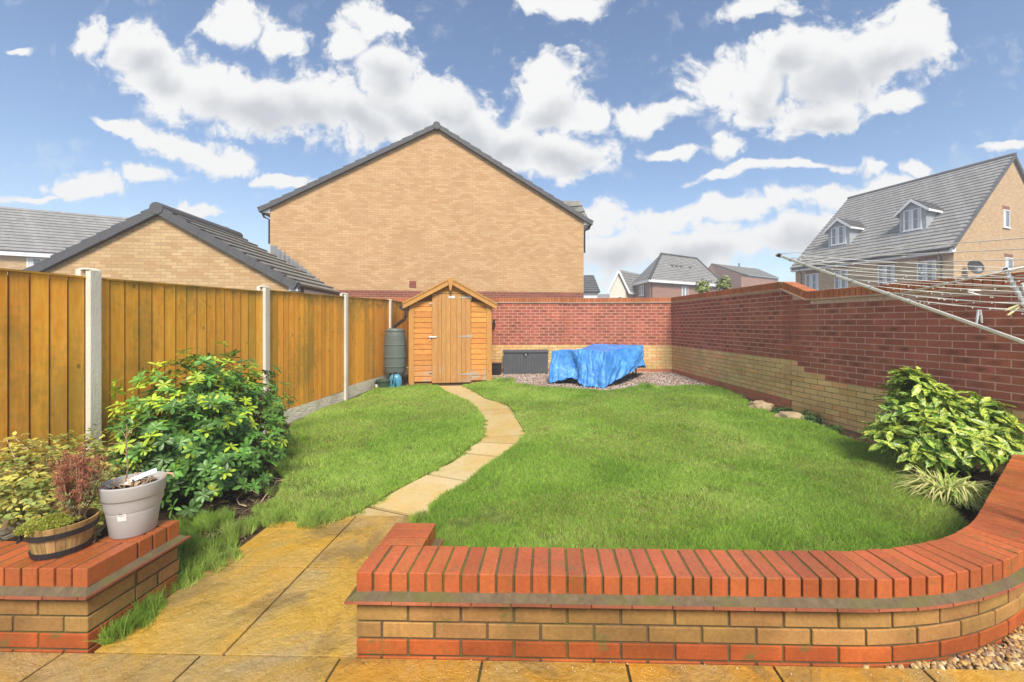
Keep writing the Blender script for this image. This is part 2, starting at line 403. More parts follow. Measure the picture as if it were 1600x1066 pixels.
def mt_wood(name, c1, c2, stretch, algae=0, worn=0, cscale=1.0):
    m = MT(name); a = m.attr(); v = m.vec(stretch)
    g = m.noise(9, 8, .65, v, .6); g2 = m.noise(40, 4, .6, v)
    c = m.mix(m.ramp(g, .3, .72), c1, c2)
    c = m.mix(m.ramp(g2, .55, .85, 0, .45), c, (c1[0]*.45, c1[1]*.42, c1[2]*.4))
    kn = m.vor(3.2, m.vec(tuple(1.0 if s_ < 1 else 1.6 for s_ in stretch)))
    c = m.mix(m.ramp(kn, .10, .02, 0, .75), c, (.09, .035, .012))
    c = m.mix(1, c, a.outputs['Color'], 'MULTIPLY')
    if algae:
        sp = m.n('ShaderNodeSeparateXYZ'); m.l(m.tc.outputs['Object'], sp.inputs[0])
        mk = m.ramp(m.math('ADD', m.noise(1.6, 5, .65, m.vec((1, 1, .5))), m.math('MULTIPLY', m.noise(22, 3), .2)), .56, .78, 0, algae)
        c = m.mix(mk, c, (.22, .19, .035))
        tp = m.math('MULTIPLY', m.ramp(sp.outputs[2], 1.66, 1.84), m.ramp(m.noise(7, 4), .3, .6)); c = m.mix(m.math('MULTIPLY', tp, .6), c, (.13, .12, .03))
    if worn:
        sp = m.n('ShaderNodeSeparateXYZ'); m.l(m.tc.outputs['Object'], sp.inputs[0])
        lo = m.ramp(sp.outputs[2], .5, .1)
        mk = m.math('MULTIPLY', m.ramp(m.noise(4.5, 4, .6), .50, .60), lo)
        c = m.mix(m.math('MULTIPLY', mk, worn), c, (.42, .34, .25))
        mk2 = m.math('MULTIPLY', m.ramp(m.noise(9, 5, .7), .5, .75), .4); c = m.mix(mk2, c, (.40, .24, .12))
    m.bump(m.math('ADD', m.math('MULTIPLY', g2, .6), g), .3, .004)
    return m.fin(c, .72, 0, .3)
M['fence'] = mt_wood('fence_boards', (.86, .325, .024), (.95, .46, .062), (5, 5, .5), algae=.5)
M['shed'] = mt_wood('shed_cladding', (.52, .20, .042), (.66, .31, .08), (.6, 5, 6), worn=.9)
M['shed_v'] = mt_wood('shed_door_wood', (.43, .205, .058), (.56, .30, .105), (6, 5, .5), worn=.45)
M['shed_trim'] = mt_wood('shed_trim_wood', (.44, .21, .055), (.58, .30, .085), (5, 5, .6))
M['barrel'] = mt_wood('barrel_wood', (.28, .17, .055), (.46, .31, .125), (7, 7, .5), algae=.0)
M['concrete'] = simple('post_concrete', (.66, .61, .52), .9, .14, 5, .5, 90, stretch=(1, 1, .5))
m = MT('gravel_board_stone'); vv = m.vor(9, m.vec((.6, .6, 2.4)), 'DISTANCE_TO_EDGE')
c = m.mix(m.ramp(m.noise(4, 5, .7), .45, .75), (.86, .79, .62), (.52, .48, .27)); c = m.mix(m.ramp(vv, .05, .0, 0, .25), c, (.2, .17, .12))
m.bump(m.math('ADD', m.ramp(vv, 0, .12, 0, .5), m.noise(18, 5, .7)), .6, .015); M['gboard'] = m.fin(c, .95, 0, .2)

m = MT('paving_riven')                                            # wet riven sandstone-look slabs
v = m.vec((1, 1, 1)); a = m.attr()
nn = m.noise(1.6, 6, .65, v, .6); c = m.mix(m.ramp(nn, .36, .62), (.44, .31, .135), (.56, .32, .042))
c = m.mix(m.ramp(m.noise(2.6, 6, .7, m.vec((1.2, 1, 1), rot=(0, 0, .5)), .5), .52, .72, 0, .6), c, (.54, .36, .075))
c = m.mix(m.ramp(m.noise(17, 7, .78), .56, .76, 0, .55), c, (.15, .10, .04))
c = m.mix(1, c, a.outputs['Color'], 'MULTIPLY')
wv = m.noise(2.2, 8, .56, m.vec((1.25, .9, 1), rot=(0, 0, .6)), .3); st = m.n('ShaderNodeMath', operation='SNAP'); m.l(wv, st.inputs[0]); st.inputs[1].default_value = .035
hh = m.math('ADD', m.math('MULTIPLY', wv, .8), m.math('ADD', m.math('MULTIPLY', st.outputs[0], 1.0), m.math('MULTIPLY', m.noise(30, 6, .75), .16)))
c = m.mix(m.ramp(wv, .49, .38, 0, .6), c, (.20, .13, .05)); m.bump(hh, 1.0, .10)
M['paving'] = m.fin(c, m.ramp(m.noise(2.2, 4, .6), .38, .64, .10, .46), 0, .7)
m = MT('path_slab'); a = m.attr()
c = m.mix(m.ramp(m.noise(2, 5, .6), .35, .7), (.52, .42, .24), (.50, .36, .13)); c = m.mix(m.ramp(m.noise(14, 7, .75), .5, .8, 0, .6), c, (.26, .19, .10))
c = m.mix(1, c, a.outputs['Color'], 'MULTIPLY'); m.bump(m.noise(16, 8, .65), .5, .012); M['path'] = m.fin(c, .7, 0, .3)
m = MT('soil'); c = m.mix(m.ramp(m.noise(14, 8, .7), .3, .7), (.035, .022, .013), (.12, .08, .05)); c = m.mix(m.ramp(m.noise(3, 5), .6, .8, 0, .6), c, (.09, .10, .03))
m.bump(m.noise(35, 8, .75), 1, .03); M['soil'] = m.fin(c, .95, 0, .1)
m = MT('lawn_turf'); c = m.mix(m.ramp(m.noise(9, 8, .7), .3, .7), (.09, .14, .025), (.22, .27, .06)); c = m.mix(m.ramp(m.noise(2.2, 5, .6), .62, .76, 0, .8), c, (.16, .12, .06))
m.bump(m.noise(60, 6, .7), 1, .02); M['turf'] = m.fin(c, .95, 0, .1)
def mt_leaf(name, rough=.45, trans=.25, spots=None, spec=.4):
    m = MT(name); a = m.attr(); c = m.scale(a.outputs['Color'], m.ramp(m.noise(25, 4), .2, .8, .85, 1.15))
    if spots:
        k = m.ramp(m.math('ADD', m.noise(75, 4, .7), m.math('MULTIPLY', m.noise(22, 3), .5)), .70, .80); c = m.mix(k, c, spots)
    m.fin(c, rough, 0, spec)
    tr = m.n('ShaderNodeBsdfTranslucent'); m.set(tr.inputs[0], m.scale(c, 1.1)); ms = m.n('ShaderNodeMixShader'); ms.inputs[0].default_value = trans
    m.l(m.b.outputs[0], ms.inputs[1]); m.l(tr.outputs[0], ms.inputs[2]); m.l(ms.outputs[0], m.out.inputs[0]); return m.m
M['grass'] = mt_leaf('grass_blades', .55, .42)
M['leaf'] = mt_leaf('leaf_glossy', .38, .2)
M['leaf_soft'] = mt_leaf('leaf_matt', .6, .3)
M['leaf_spot'] = mt_leaf('leaf_spotted', .35, .2, spots=(.10, .22, .025))
M['bark'] = simple('bark', (.14, .085, .045), .9, .3, 20, .6)
M['gravel'] = simple('gravel_stones', (1, 1, 1), .75, .25, 60, .2, 200, attr=True)
M['gravel_base'] = simple('gravel_bed_base', (.16, .12, .09), .95, .5, 45, 1, 60)
M['rock'] = simple('rock', (.36, .27, .16), .9, .35, 7, 1, 18)
M['tile'] = simple('roof_tile', (.115, .108, .10), .85, .25, 5, .4, 30, attr=True, spec=.25)
M['tile'].name = 'roof_tile'
def mt_roof(name, c, joint=.33, moss=0.3, row=.3):
    m = MT(name); a = m.attr(); n = m.n('ShaderNodeTexBrick', offset=.5); m.l(m.tc.outputs['UV'], n.inputs['Vector'])
    n.inputs['Color1'].default_value = (.92, .92, .92, 1); n.inputs['Color2'].default_value = (1.1, 1.1, 1.1, 1); n.inputs['Mortar'].default_value = (.55, .55, .55, 1)
    n.inputs['Scale'].default_value = 1; n.inputs['Brick Width'].default_value = joint; n.inputs['Row Height'].default_value = 100; n.inputs['Mortar Size'].default_value = .008
    cc = m.mix(1, c, n.outputs['Color'], 'MULTIPLY'); cc = m.scale(cc, m.ramp(m.noise(3, 6, .65), .25, .75, .8, 1.2))
    cc = m.mix(m.ramp(m.noise(5, 5, .7, m.vec((1, 1, 1))), .5, .75, 0, moss), cc, (.17, .165, .10))
    m.bump(m.noise(30, 4), .3, .01); return m.fin(cc, .85, 0, .25)
M['roof'] = mt_roof('roof_concrete_tiles', (.25, .245, .24))
M['roof_moss'] = mt_roof('roof_mossy_tiles', (.2, .195, .18), moss=.9)
M['roof_dark'] = mt_roof('roof_dark_tiles', (.10, .10, .105), moss=.1)
M['verge'] = simple('verge_tiles', (.085, .085, .092), .7, .12, 4, .2, 30)
M['lead'] = simple('lead_flashing', (.22, .23, .25), .6, .12, 6)
M['upvc'] = simple('white_upvc', (.80, .81, .82), .4, .03, 3)
M['render'] = simple('cream_render', (.70, .66, .55), .9, .05, 2, .2, 60)
M['dormer'] = simple('grey_cladding', (.33, .36, .39), .7, .06, 3)
M['glass'] = MT('window_glass').fin((.16, .18, .2), .08, 0, .8)
M['curtain'] = simple('net_curtain', (.6, .62, .63), .9, .08, 8, stretch=(6, 6, .4))
M['black'] = simple('black_plastic', (.02, .02, .022), .4, .15, 8)
M['hoop'] = simple('hoop_iron', (.02, .02, .025), .45, .2, 20, .3)
M['butt'] = simple('water_butt_plastic', (.115, .14, .125), .45, .1, 4, .1, 60)
M['pot'] = simple('grey_pot_plastic', (.42, .40, .385), .5, .06, 5, .15, 250)
M['box_grey'] = simple('storage_box_plastic', (.085, .09, .098), .6, .12, 5, .3, 40)
M['blue'] = simple('blue_plastic', (.07, .27, .42), .35, .15, 8)
M['green_pl'] = simple('green_plastic', (.05, .09, .055), .5, .15, 8)
M['galv'] = simple('galvanised_metal', (.55, .55, .53), .45, .15, 20, .1, 60, metal=.6)
M['alu'] = simple('aluminium_tube', (.62, .60, .52), .35, .15, 14, metal=.55)
M['brown_pl'] = simple('brown_gutter_plastic', (.045, .03, .025), .45, .1, 6)
M['line'] = simple('washing_line_plastic', (.72, .71, .66), .5, .08, 12)
M['white_pl'] = simple('white_plastic', (.70, .72, .72), .45, .06, 12)
M['yellow_pl'] = simple('cream_yellow_plastic', (.66, .60, .30), .45, .06, 12)
M['paper'] = simple('paper_label', (.72, .70, .68), .6, .05, 30)
M['ink'] = simple('dark_ink', (.12, .11, .12), .7, .05)
M['tagblue'] = simple('plant_tag', (.55, .66, .78), .45, .25, 22)
M['moss'] = simple('moss', (.16, .21, .02), .95, .35, 30, 1, 60)
M['twig'] = simple('dead_twig', (.33, .20, .13), .9, .25, 20)
M['straw'] = simple('straw_stem', (.50, .36, .22), .9, .2, 20)
M['terracotta'] = simple('terracotta_vent', (.25, .07, .045), .8, .15, 10)
m = MT('tarpaulin_weave'); wvx = m.vor(9, m.vec((1, 1, 1)))
c = m.mix(m.ramp(m.noise(5, 6, .6), .3, .75), (.035, .19, .56), (.10, .35, .76)); rg = m.math('ABSOLUTE', m.math('SUBTRACT', m.noise(7, 6, .6, None, .6), .5)); rg2 = m.math('ABSOLUTE', m.math('SUBTRACT', m.noise(18, 4, .6), .5)); m.bump(m.math('ADD', m.math('MULTIPLY', rg, -1.2), m.math('MULTIPLY', rg2, -.2)), .45, .06)
M['tarp'] = m.fin(c, .38, 0, .4)

# ------------------------------------------------------------------ ground
gy = [-60, -8, 0, 1.7]+[1.7+.5*i for i in range(1, 21)]+[12, 40, 120, 700]
gx = [-600, -60, -12, -6, -4, -2, 0, 2, 4, 6, 12, 60, 600]
mb = MB()
vs = [(x, y, gz(y)-.012) for y in gy for x in gx]; nx = len(gx)
fs = [(j*nx+i, j*nx+i+1, (j+1)*nx+i+1, (j+1)*nx+i) for j in range(len(gy)-1) for i in range(nx-1)]
mb.add(vs, fs); tag(mb.build('ground', M['soil']), kind='structure')

# ------------------------------------------------------------------ paving
YF = 1.725                                            # front face of both low walls
def slab(mb, x0, x1, y0, y1, colr, dz=0.0):
    vs = [(x0, y0, gz(y0)+dz), (x1, y0, gz(y0)+dz), (x1, y1, gz(y1)+dz), (x0, y1, gz(y1)+dz)]
    mb.prism([(a, b, c-.04) for a, b, c in vs][::-1], (0, 0, .04+.008), colr)
mb = MB(); g = .0055
rc = lambda: (lambda k, w: (k, k*(1-w*.5), k*(1-w), 1))(random.uniform(.88, 1.08), random.uniform(-.04, .12))
for r in range(4):
    y1 = YF-.004-r*.605; y0 = y1-.597
    for k in range(-7, 6):
        x0 = -.892+.605*k+(.3 if r % 2 else 0)
        if x0 > 2.9 or x0 < -4.6: continue
        cc = rc(); cc = (cc[0]*1.02, cc[1]*.93, cc[2]*.62, 1) if k > -1 else cc
        slab(mb, x0+g, x0+.605-g, y0, y1, cc)
for r in range(2):
    y0 = YF+.004+r*.61; y1 = y0+.60
    for (x0, x1) in ((-1.98, -1.405), (-1.405, -.80), (-.80, -.195)):
        if r == 0 and x0 > -.9: continue
        x0 += .03*r*(x0 < -1.9); cc = rc()
        if x0 < -1.8: cc = (1.05, .98, .62, 1)
        elif r == 0: cc = (.97, 1.0, 1.02, 1)
        slab(mb, x0+g, x1-g, y0, y1 if x0 < -1 else min(y1, 2.93), cc)
pav = tag(mb.build('patio', M['paving'], bevel=.002), kind='structure')
mb = MB()
mb.box(-5, 2.95, -.8, YF-.006, -.05, -.004); 
vs = [(-1.975, YF-.004, -.004), (-.2, YF-.004, -.004), (-.2, 2.945, gz(2.945)-.004), (-1.945, 2.945, gz(2.945)-.004)]
mb.prism([(a, b, c-.03) for a, b, c in vs][::-1], (0, 0, .03)); tag(mb.build('patio_bed', M['joint']), kind='structure')

# ------------------------------------------------------------------ garden path
PL = [(560,803),(580,791),(600,779),(625,765),(674,739),(708,722),(726,707),(744,693),(757,684),(754,672),(758,659),(744,639),(730,628),(713,621),(695,612),(682,603.5)]
PR = [(648,815),(653,811),(675,793),(695,776),(730,757),(750,739),(772,724),(787,714),(802,702.6),(809,694),(822,679),(815,668),(808,656),(805,646),(794,635),(775,628),(758,623),(739,611),(722,602.5)]
def interp_poly(P, y):               # image row -> column along an edge list ordered by falling row
    for (x0, y0), (x1, y1) in zip(P, P[1:]):
        if y <= y0 and y >= y1: return x0+(x1-x0)*(y0-y)/(y0-y1+1e-9)
    return P[0][0] if y > P[0][1] else P[-1][0]
JT = [((556,808),(652,818)),((580,791),(652,811)),((672,741),(735,755)),((726,708),(787,716)),((747,691),(808,695)),((757,684.5),(820,680)),((753,648),(804,645)),((751,642.5),(801,638)),((733,630.5),(766,626)),((682,603),(722,602.5))]
mb = MB()
for (a0, b0), (a1, b1) in zip(JT, JT[1:]):
    L = [a0]+[p for p in PL if a0[1]-2 > p[1] > a1[1]+2]+[a1]
    Rr = [b0]+[p for p in PR if b0[1]-2 > p[1] > b1[1]+2]+[b1]
    pts = [G(*p) for p in L+Rr[::-1]]
    cen = sum(pts, Vector())/len(pts)
    bk_ = (pts[-1]-pts[0]); up_ = Vector((0, 1, 0)); nL = len(L)
    pts = [p+up_*(.018 if i in (0, len(pts)-1) else (-.018 if i in (nL-1, nL) else 0)) for i, p in enumerate(pts)]
    pts = [Vector((p.x+(-.05 if i < len(L) else .05), p.y, p.z-.03)) for i, p in enumerate(pts)]
    if (pts[1]-pts[0]).cross(pts[2]-pts[1]).z > 0: pass
    k = random.uniform(.9, 1.08); mb.prism(pts[::-1] if False else pts, (0, 0, .033+random.uniform(-.001, .003)), (k, k*random.uniform(.94, 1), k*random.uniform(.82, 1), 1))
tag(mb.build('garden_path', M['path']), kind='structure')
mb = MB(); mb.box(-.45-.9, .0, 2.95, 2.99, .0, .02)

# ------------------------------------------------------------------ low curved brick wall
def course_path(R_=2.0, xa=1.26, th=R(38), tail=1.85, x0=-.825):
    """outer-face path: returns f(s)->(pos2d, tangent2d) and total length"""
    L0 = xa-x0; L1 = R_*th
    ex = Vector((xa+R_*math.sin(th), YF+R_*(1-math.cos(th)))); et = Vector((math.cos(th), math.sin(th)))
    def f(s):
        if s <= L0: return Vector((x0+s, YF)), Vector((1, 0))
        if s <= L0+L1:
            t = (s-L0)/R_; return Vector((xa+R_*math.sin(t), YF+R_*(1-math.cos(t)))), Vector((math.cos(t), math.sin(t)))
        return ex+et*(s-L0-L1), et
    return f, L0+L1+tail
ZC0, ZC1 = .283, .368
def put_brick(mb, p, t, ln, dep, z0, h, c, back=False):
    t = t.normalized(); n = Vector((-t.y, t.x)); p = p+n*random.uniform(-.0018, .0012)
    mb.obox((p.x, p.y, z0), (t.x*ln, t.y*ln, 0), (n.x*dep, n.y*dep, 0), (0, 0, h), c)
def jitter(c, a=.1, al=1.0):
    k = random.uniform(1-a, 1+a); return (c[0]*k*random.uniform(.97, 1.03), c[1]*k*random.uniform(.93, 1.07), c[2]*k, al)
REDC, BUFF, ENG = (.44, .110, .034), (.35, .19, .060), (.38, .088, .020)
ROWS = [(.166, BUFF, 0), (.094, BUFF, .11), (.022, ENG, 0), (-.05, ENG, .11)]
def swept(mb, f, s0, s1, offs_z, step=.12, color=(1, 1, 1, 1)):
    """offs_z: closed list of (inward offset, z); sweeps along f"""
    n = max(2, int((s1-s0)/step)+1); vs = []; k = len(offs_z)
    for i in range(n):
        p, t = f(s0+(s1-s0)*i/(n-1)); nn = Vector((-t.y, t.x))
        for (o, z) in offs_z: q = p+nn*o; vs.append((q.x, q.y, z))
    fs = [(i*k+j, (i+1)*k+j, (i+1)*k+(j+1) % k, i*k+(j+1) % k) for i in range(n-1) for j in range(k)]
    fs += [tuple(range(k)), tuple((n-1)*k+j for j in reversed(range(k)))]
    mb.add(vs, fs, color)
def low_wall(name, loc, label, f, L, s_start, rets, mirror=False):
    root = empty(name, loc, label, 'low wall', 'low brick walls edging the patio')
    cp, bw, tl, fl, mo, mc = MB(), MB(), MB(), MB(), MB(), MB()
    s = s_start
    while s < L-.06:
        p, t = f(s); put_brick(cp, p, t, .065, .215, ZC0+random.uniform(-.001, .001), ZC1-ZC0+random.uniform(-.0015, .002), jitter(REDC, .12)); s += .075 if abs(f(min(s+.1, L))[1].angle(f(s)[1])) < .002 else .0768
    for (z, c, o) in ROWS:
        s = s_start-o*0
        first = True
        while s < L-.05:
            ln = .1025 if (first and o) else .215
            p, t = f(s); p2, _ = f(min(s+ln, L)); tt = p2-p
            put_brick(bw, p, tt, tt.length, .205, z, .0625, jitter(c, .13)); s += ln+.010; first = False
    s = s_start
    while s < L-.02:
        p, t = f(max(s, s_start)) if s >= s_start else (f(s_start)[0]+f(s_start)[1]*(s-s_start), f(s_start)[1])
        e = min(s+.165, L); p2 = f(e)[0]; tt = p2-p; n = Vector((-t.y, t.x)); p = p-n*.036
        put_brick(tl, p, tt, tt.length-.003, .28, .257, .011, jitter((.36, .11, .055), .1)); s += .166
    swept(fl, f, s_start+.001 if s_start else .001, L, [(-.032, .2685), (-.0, .290), (.05, .290), (.05, .2685)], .06)
    swept(mo, f, s_start+.006, L-.004, [(.007, -.04), (.007, .256), (.203, .256), (.203, -.04)])
    swept(mc, f, s_start+.006, L-.004, [(.013, .2685), (.013, ZC1-.012), (.022, ZC1-.0035), (.209, ZC1-.0035), (.209, .2685)])
    for r in rets: r(cp, bw, tl, fl, mo, mc)
    bw.build('brickwork', M['brick_low'], root, bevel=.003)
    mo.build('mortar', M['mortar'], root)
    tl.build('creasing_tiles', M['brick_low'], root)
    fl.build('mortar_fillet', M['fillet'], root)
    cpo = cp.build('coping', M['coping'], root, bevel=.0035, seg=2)
    mc.build('coping_mortar', M['mortar_cop'], cpo)
    return root
def ret_side(xl, wx):                # three coping bricks turned sideways running back from the front row, at X from xl, both faces
    def r(cp, bw, tl, fl, mo, mc):
        y0 = YF+.215+.010
        for i in range(3):
            cp.box(xl, xl+.215, y0+i*.075, y0+i*.075+.065, ZC0, ZC1+random.uniform(-.001, .001), jitter(REDC, .07))
        yE = y0+2*.075+.065
        mc.box(xl+.006, xl+.209, YF+.2, yE-.006, .2685, ZC1-.006); mo.box(xl+.007, xl+.208, YF+.19, yE-.006, -.04, .2565)
        for (z, c, o) in ROWS:
            y = YF+.215
            if o: bw.box(xl, xl+.215, y-.004, y+.10, z, z+.0625, jitter(c, .12)); y += .11
            else: y = YF+.215
            while y < yE-.03:
                e = min(y+.215, yE); bw.box(xl, xl+.215, y+.004, e, z, z+.0625, jitter(c, .12)); y = e+.010
        tl.box(xl-.035, xl-.002, YF-.036 if wx > 0 else YF+.25, yE+.03, .2572, .2678, (.36, .11, .055, 1)); tl.box(xl+.217, xl+.25, YF-.036 if wx < 0 else YF+.25, yE+.03, .2572, .2678, (.36, .11, .055, 1)); tl.box(xl, xl+.215, YF+.25, yE+.03, .2574, .2676, (.36, .11, .055, 1))
        for sx in (-1, 1):
            xo = xl if sx < 0 else xl+.215
            fl.prism([(xo+sx*.03, YF-.03, .2436), (xo, YF-.03, .2436), (xo, YF-.004, .288)], (0, yE-YF+.03, 0)) if False else fl.add(
                [(xo+sx*.031, YF-.031, .2685), (xo+sx*.031, yE+.02, .2685), (xo-sx*.004, yE+.001, .290), (xo-sx*.004, YF-.001, .290), (xo, YF-.0325, .2686)], [(0, 1, 2, 3), (4, 0, 3)] if sx > 0 else [(3, 2, 1, 0), (3, 0, 4)])
    return r
f1, L1 = course_path()
low_wall('low_brick_wall', (.6, YF, 0), 'low curved wall of buff brick with orange brick coping that sweeps round the lawn to the right', f1, L1, 0, [ret_side(-.825, 1)])
f2 = lambda s: (Vector((-5.14+s, YF)), Vector((1, 0)))
low_wall('low_brick_wall', (-2.6, YF, 0), 'low straight wall of buff brick with orange coping carrying the barrel and the grey pot', f2, 3.14, 0, [ret_side(-2.0-.215, -1)])

# ------------------------------------------------------------------ tall garden wall
def v2(p): return Vector((p.x, p.y))
wA, wB, wB2, wC = W(560,505,10.42), W(874,505,10.40), W(886,505,10.56), W(1050,505,10.27)
wJ, wR = W(1237,505,6.12), W(1600,505,3.62)
dRt = (v2(wR)-v2(wJ)).normalized(); wE = v2(wR)+dRt*2.6
wpts = [v2(wA), v2(wB), v2(wB2), v2(wC), v2(wJ), wE]
WR_, WY_, WE_ = (.42, .125, .075), (.74, .50, .22), (.56, .19, .10)
gw = empty('garden_wall', (2.5, 9, 0), 'tall red brick garden wall with buff lower courses and orange coping closing the far and right sides', 'garden wall')
br, by, be, mo = MB(), MB(), MB(), MB()
ZB = .88
for si in range(len(wpts)-1):
    a, b = wpts[si], wpts[si+1]; L = (b-a).length; t = (b-a)/L; last = si == len(wpts)-2
    ztop = 1.735 if last else 1.93
    k0 = -12
    for k in range(-12, 15):
        z = ZB+k*.075
        if z > ztop+.02: continue
        x = -.1125 if k % 2 else 0
        while x < L:
            x0 = max(x, 0.0); x1 = min(x+.215, L)
            if x1-x0 > .015:
                zt = ztop
                if last and (x0 < .30): zt = 1.93-.19*min(1, x0/.30)
                if si == 3 and x1 > L-.2: zt = 1.93
                if z+.065 <= zt+.02:
                    if k >= 0: kind = 'r'
                    elif last: kind = 'r' if (k >= -3 and x0+.1 > -k*.17-.02+(.0 if k > -3 else 0)) and k >= -3 else 'y'
                    else: kind = 'y' if z > .26 else 'e'
                    if last and k < -3: kind = 'y'
                    if kind == 'r': c = jitter(WR_, .12, 1.0 if random.random() < .55 else random.uniform(.15, .6)); tgt = br
                    elif kind == 'y':
                        c = jitter(WY_, .10); tgt = by
                        if random.random() < .2: c = (c[0]*1.02, c[1]*.86, c[2]*.82, 1)
                    else: c = jitter(WE_, .08); tgt = be
                    put_brick(tgt, a+t*x0, t, x1-x0-(.0 if x1 < L else .002), .10, z, .0655, c)
            x += .225
def wallpath(pts3):                    # piecewise 3D path
    return [Vector(p) for p in pts3]
Q1 = v2(wJ)+(v2(wC)-v2(wJ)).normalized()*.22; Q2 = v2(wJ)+dRt*.26
zz = 1.955; zl = 1.765
P3 = [(*wpts[0], zz), (*wpts[1], zz), (*wpts[2], zz), (*wpts[3], zz), (*Q1, zz), (*Q2, zl), (*wE, zl)]
P3 = [Vector(p) for p in P3]
core, cr, cp, cm, core_y = MB(), MB(), MB(), MB(), MB()
for i in range(len(P3)-1):             # mortar core set 4 mm behind the bricks, tile creasing and coping on top
    a, b = P3[i], P3[i+1]; t = Vector((b.x-a.x, b.y-a.y)).normalized(); n = Vector((-t.y, t.x, 0)); T3 = (b-a).normalized(); up = n.cross(T3)*-1
    up = T3.cross(n).normalized(); up = up if up.z > 0 else -up
    q = lambda p, o, z: (p.x+n.x*o, p.y+n.y*o, z)
    for (mbx, zb0, zt0) in ((core, None, None),):
        spl = .876 if i < 4 else .651
        vs = [q(a, .0015, spl), q(b, .0015, spl), q(b, .2, spl), q(a, .2, spl), q(a, .0015, a.z-.01), q(b, .0015, b.z-.01), q(b, .2, b.z-.01), q(a, .2, a.z-.01)]
        fs = [(0, 3, 2, 1), (4, 5, 6, 7), (0, 1, 5, 4), (1, 2, 6, 5), (2, 3, 7, 6), (3, 0, 4, 7)]
        core.add(vs, fs)
        vs = [q(a, .002, -.1), q(b, .002, -.1), q(b, .2, -.1), q(a, .2, -.1), q(a, .002, spl-.001), q(b, .002, spl-.001), q(b, .2, spl-.001), q(a, .2, spl-.001)]
        core_y.add(vs, fs)
    o3 = a-Vector(n)*.028-up*.012-T3*.02
    cr.obox(o3, T3*((b-a).length+.04), n*.27, up*.022, (.56, .36, .25, 1))
    L = (b-a).length; s = 0.005
    while s < L-.03:
        o3 = a+T3*s-n*.012+up*.012; cp.obox(o3, T3*.063, n*.225, up*.105, jitter((.47, .145, .055), .12)); s += .0745
    cm.obox(a-n*.006+up*.011, T3*L, n*.212, up*.098)
br.build('red_brickwork', M['brick'], gw); by.build('buff_brickwork', M['brick'], gw); be.build('plinth_brickwork', M['brick'], gw)
core.build('mortar', M['mortar_wall'], gw); core_y.build('mortar', M['mortar_sand'], gw)
cr.build('creasing_course', M['brick'], gw)
cpw = cp.build('coping', M['coping_wall'], gw); cm.build('coping_mortar', M['mortar_cop'], cpw)
mb = MB(); p = on_plane(772, 503, (wA.x, wA.y), (1, 0)); mb.box(p.x-.035, p.x+.035, p.y-.06, p.y+.02, p.z-.09, p.z-.02); mb.box(p.x-.02, p.x+.025, p.y-.05, p.y+.01, p.z-.02, p.z+.05)
tag(mb.build('wall_lamp', M['black'], bevel=.006), 'small dark lamp fixed to the far red wall just right of the shed', 'wall lamp')

# ------------------------------------------------------------------ board fence
fr = empty('board_fence', (-3.6, 5, 0), 'orange brown featheredge board fence between grey concrete posts along the left side', 'fence')
posts = [(-3.62, 1.2, 1.80), None, None, None, None]
pxs = [(140, 3.18, 1.852), (412, 5.09, 1.891), (538, 7.05, 1.946), (608, 8.97, 1.949)]
PP = [Vector((-3.60, 1.28, 1.82))]+[Vector((W(x, 505, d).x, W(x, 505, d).y, z)) for x, d, z in pxs]+[Vector((-3.58, 10.42, 1.93))]
PTOP = [(1.772, 1.775), (1.775, 1.815), (1.836, 1.877), (1.877, 1.93), (1.93, 1.91)]
PBOT = [.17, .21, .265, .325, .34]
for i, p in enumerate(PP):
    mb = MB(); w = .055
    if i == 5: continue
    zt = p.z-.012; xx = p.x
    # H-section post: front and back flanges and web, chamfered cap
    mb.box(xx-.052, xx-.012, p.y-w, p.y+w, -.1, zt); mb.box(xx-.012, xx+.012, p.y-.02, p.y+.02, -.1, zt); mb.box(xx+.012, xx+.052, p.y-w*.75, p.y+w*.75, -.1, zt)
    mb.add([(xx-.052, p.y-w, zt), (xx+.052, p.y-w, zt), (xx+.052, p.y+w, zt), (xx-.052, p.y+w, zt), (xx-.03, p.y-w*.6, zt+.014), (xx+.03, p.y-w*.6, zt+.014), (xx+.03, p.y+w*.6, zt+.014), (xx-.03, p.y+w*.6, zt+.014)],
           [(4, 5, 6, 7), (0, 1, 5, 4), (1, 2, 6, 5), (2, 3, 7, 6), (3, 0, 4, 7), (0, 3, 2, 1)])
    mb.build('post', M['concrete'], fr, bevel=.004)
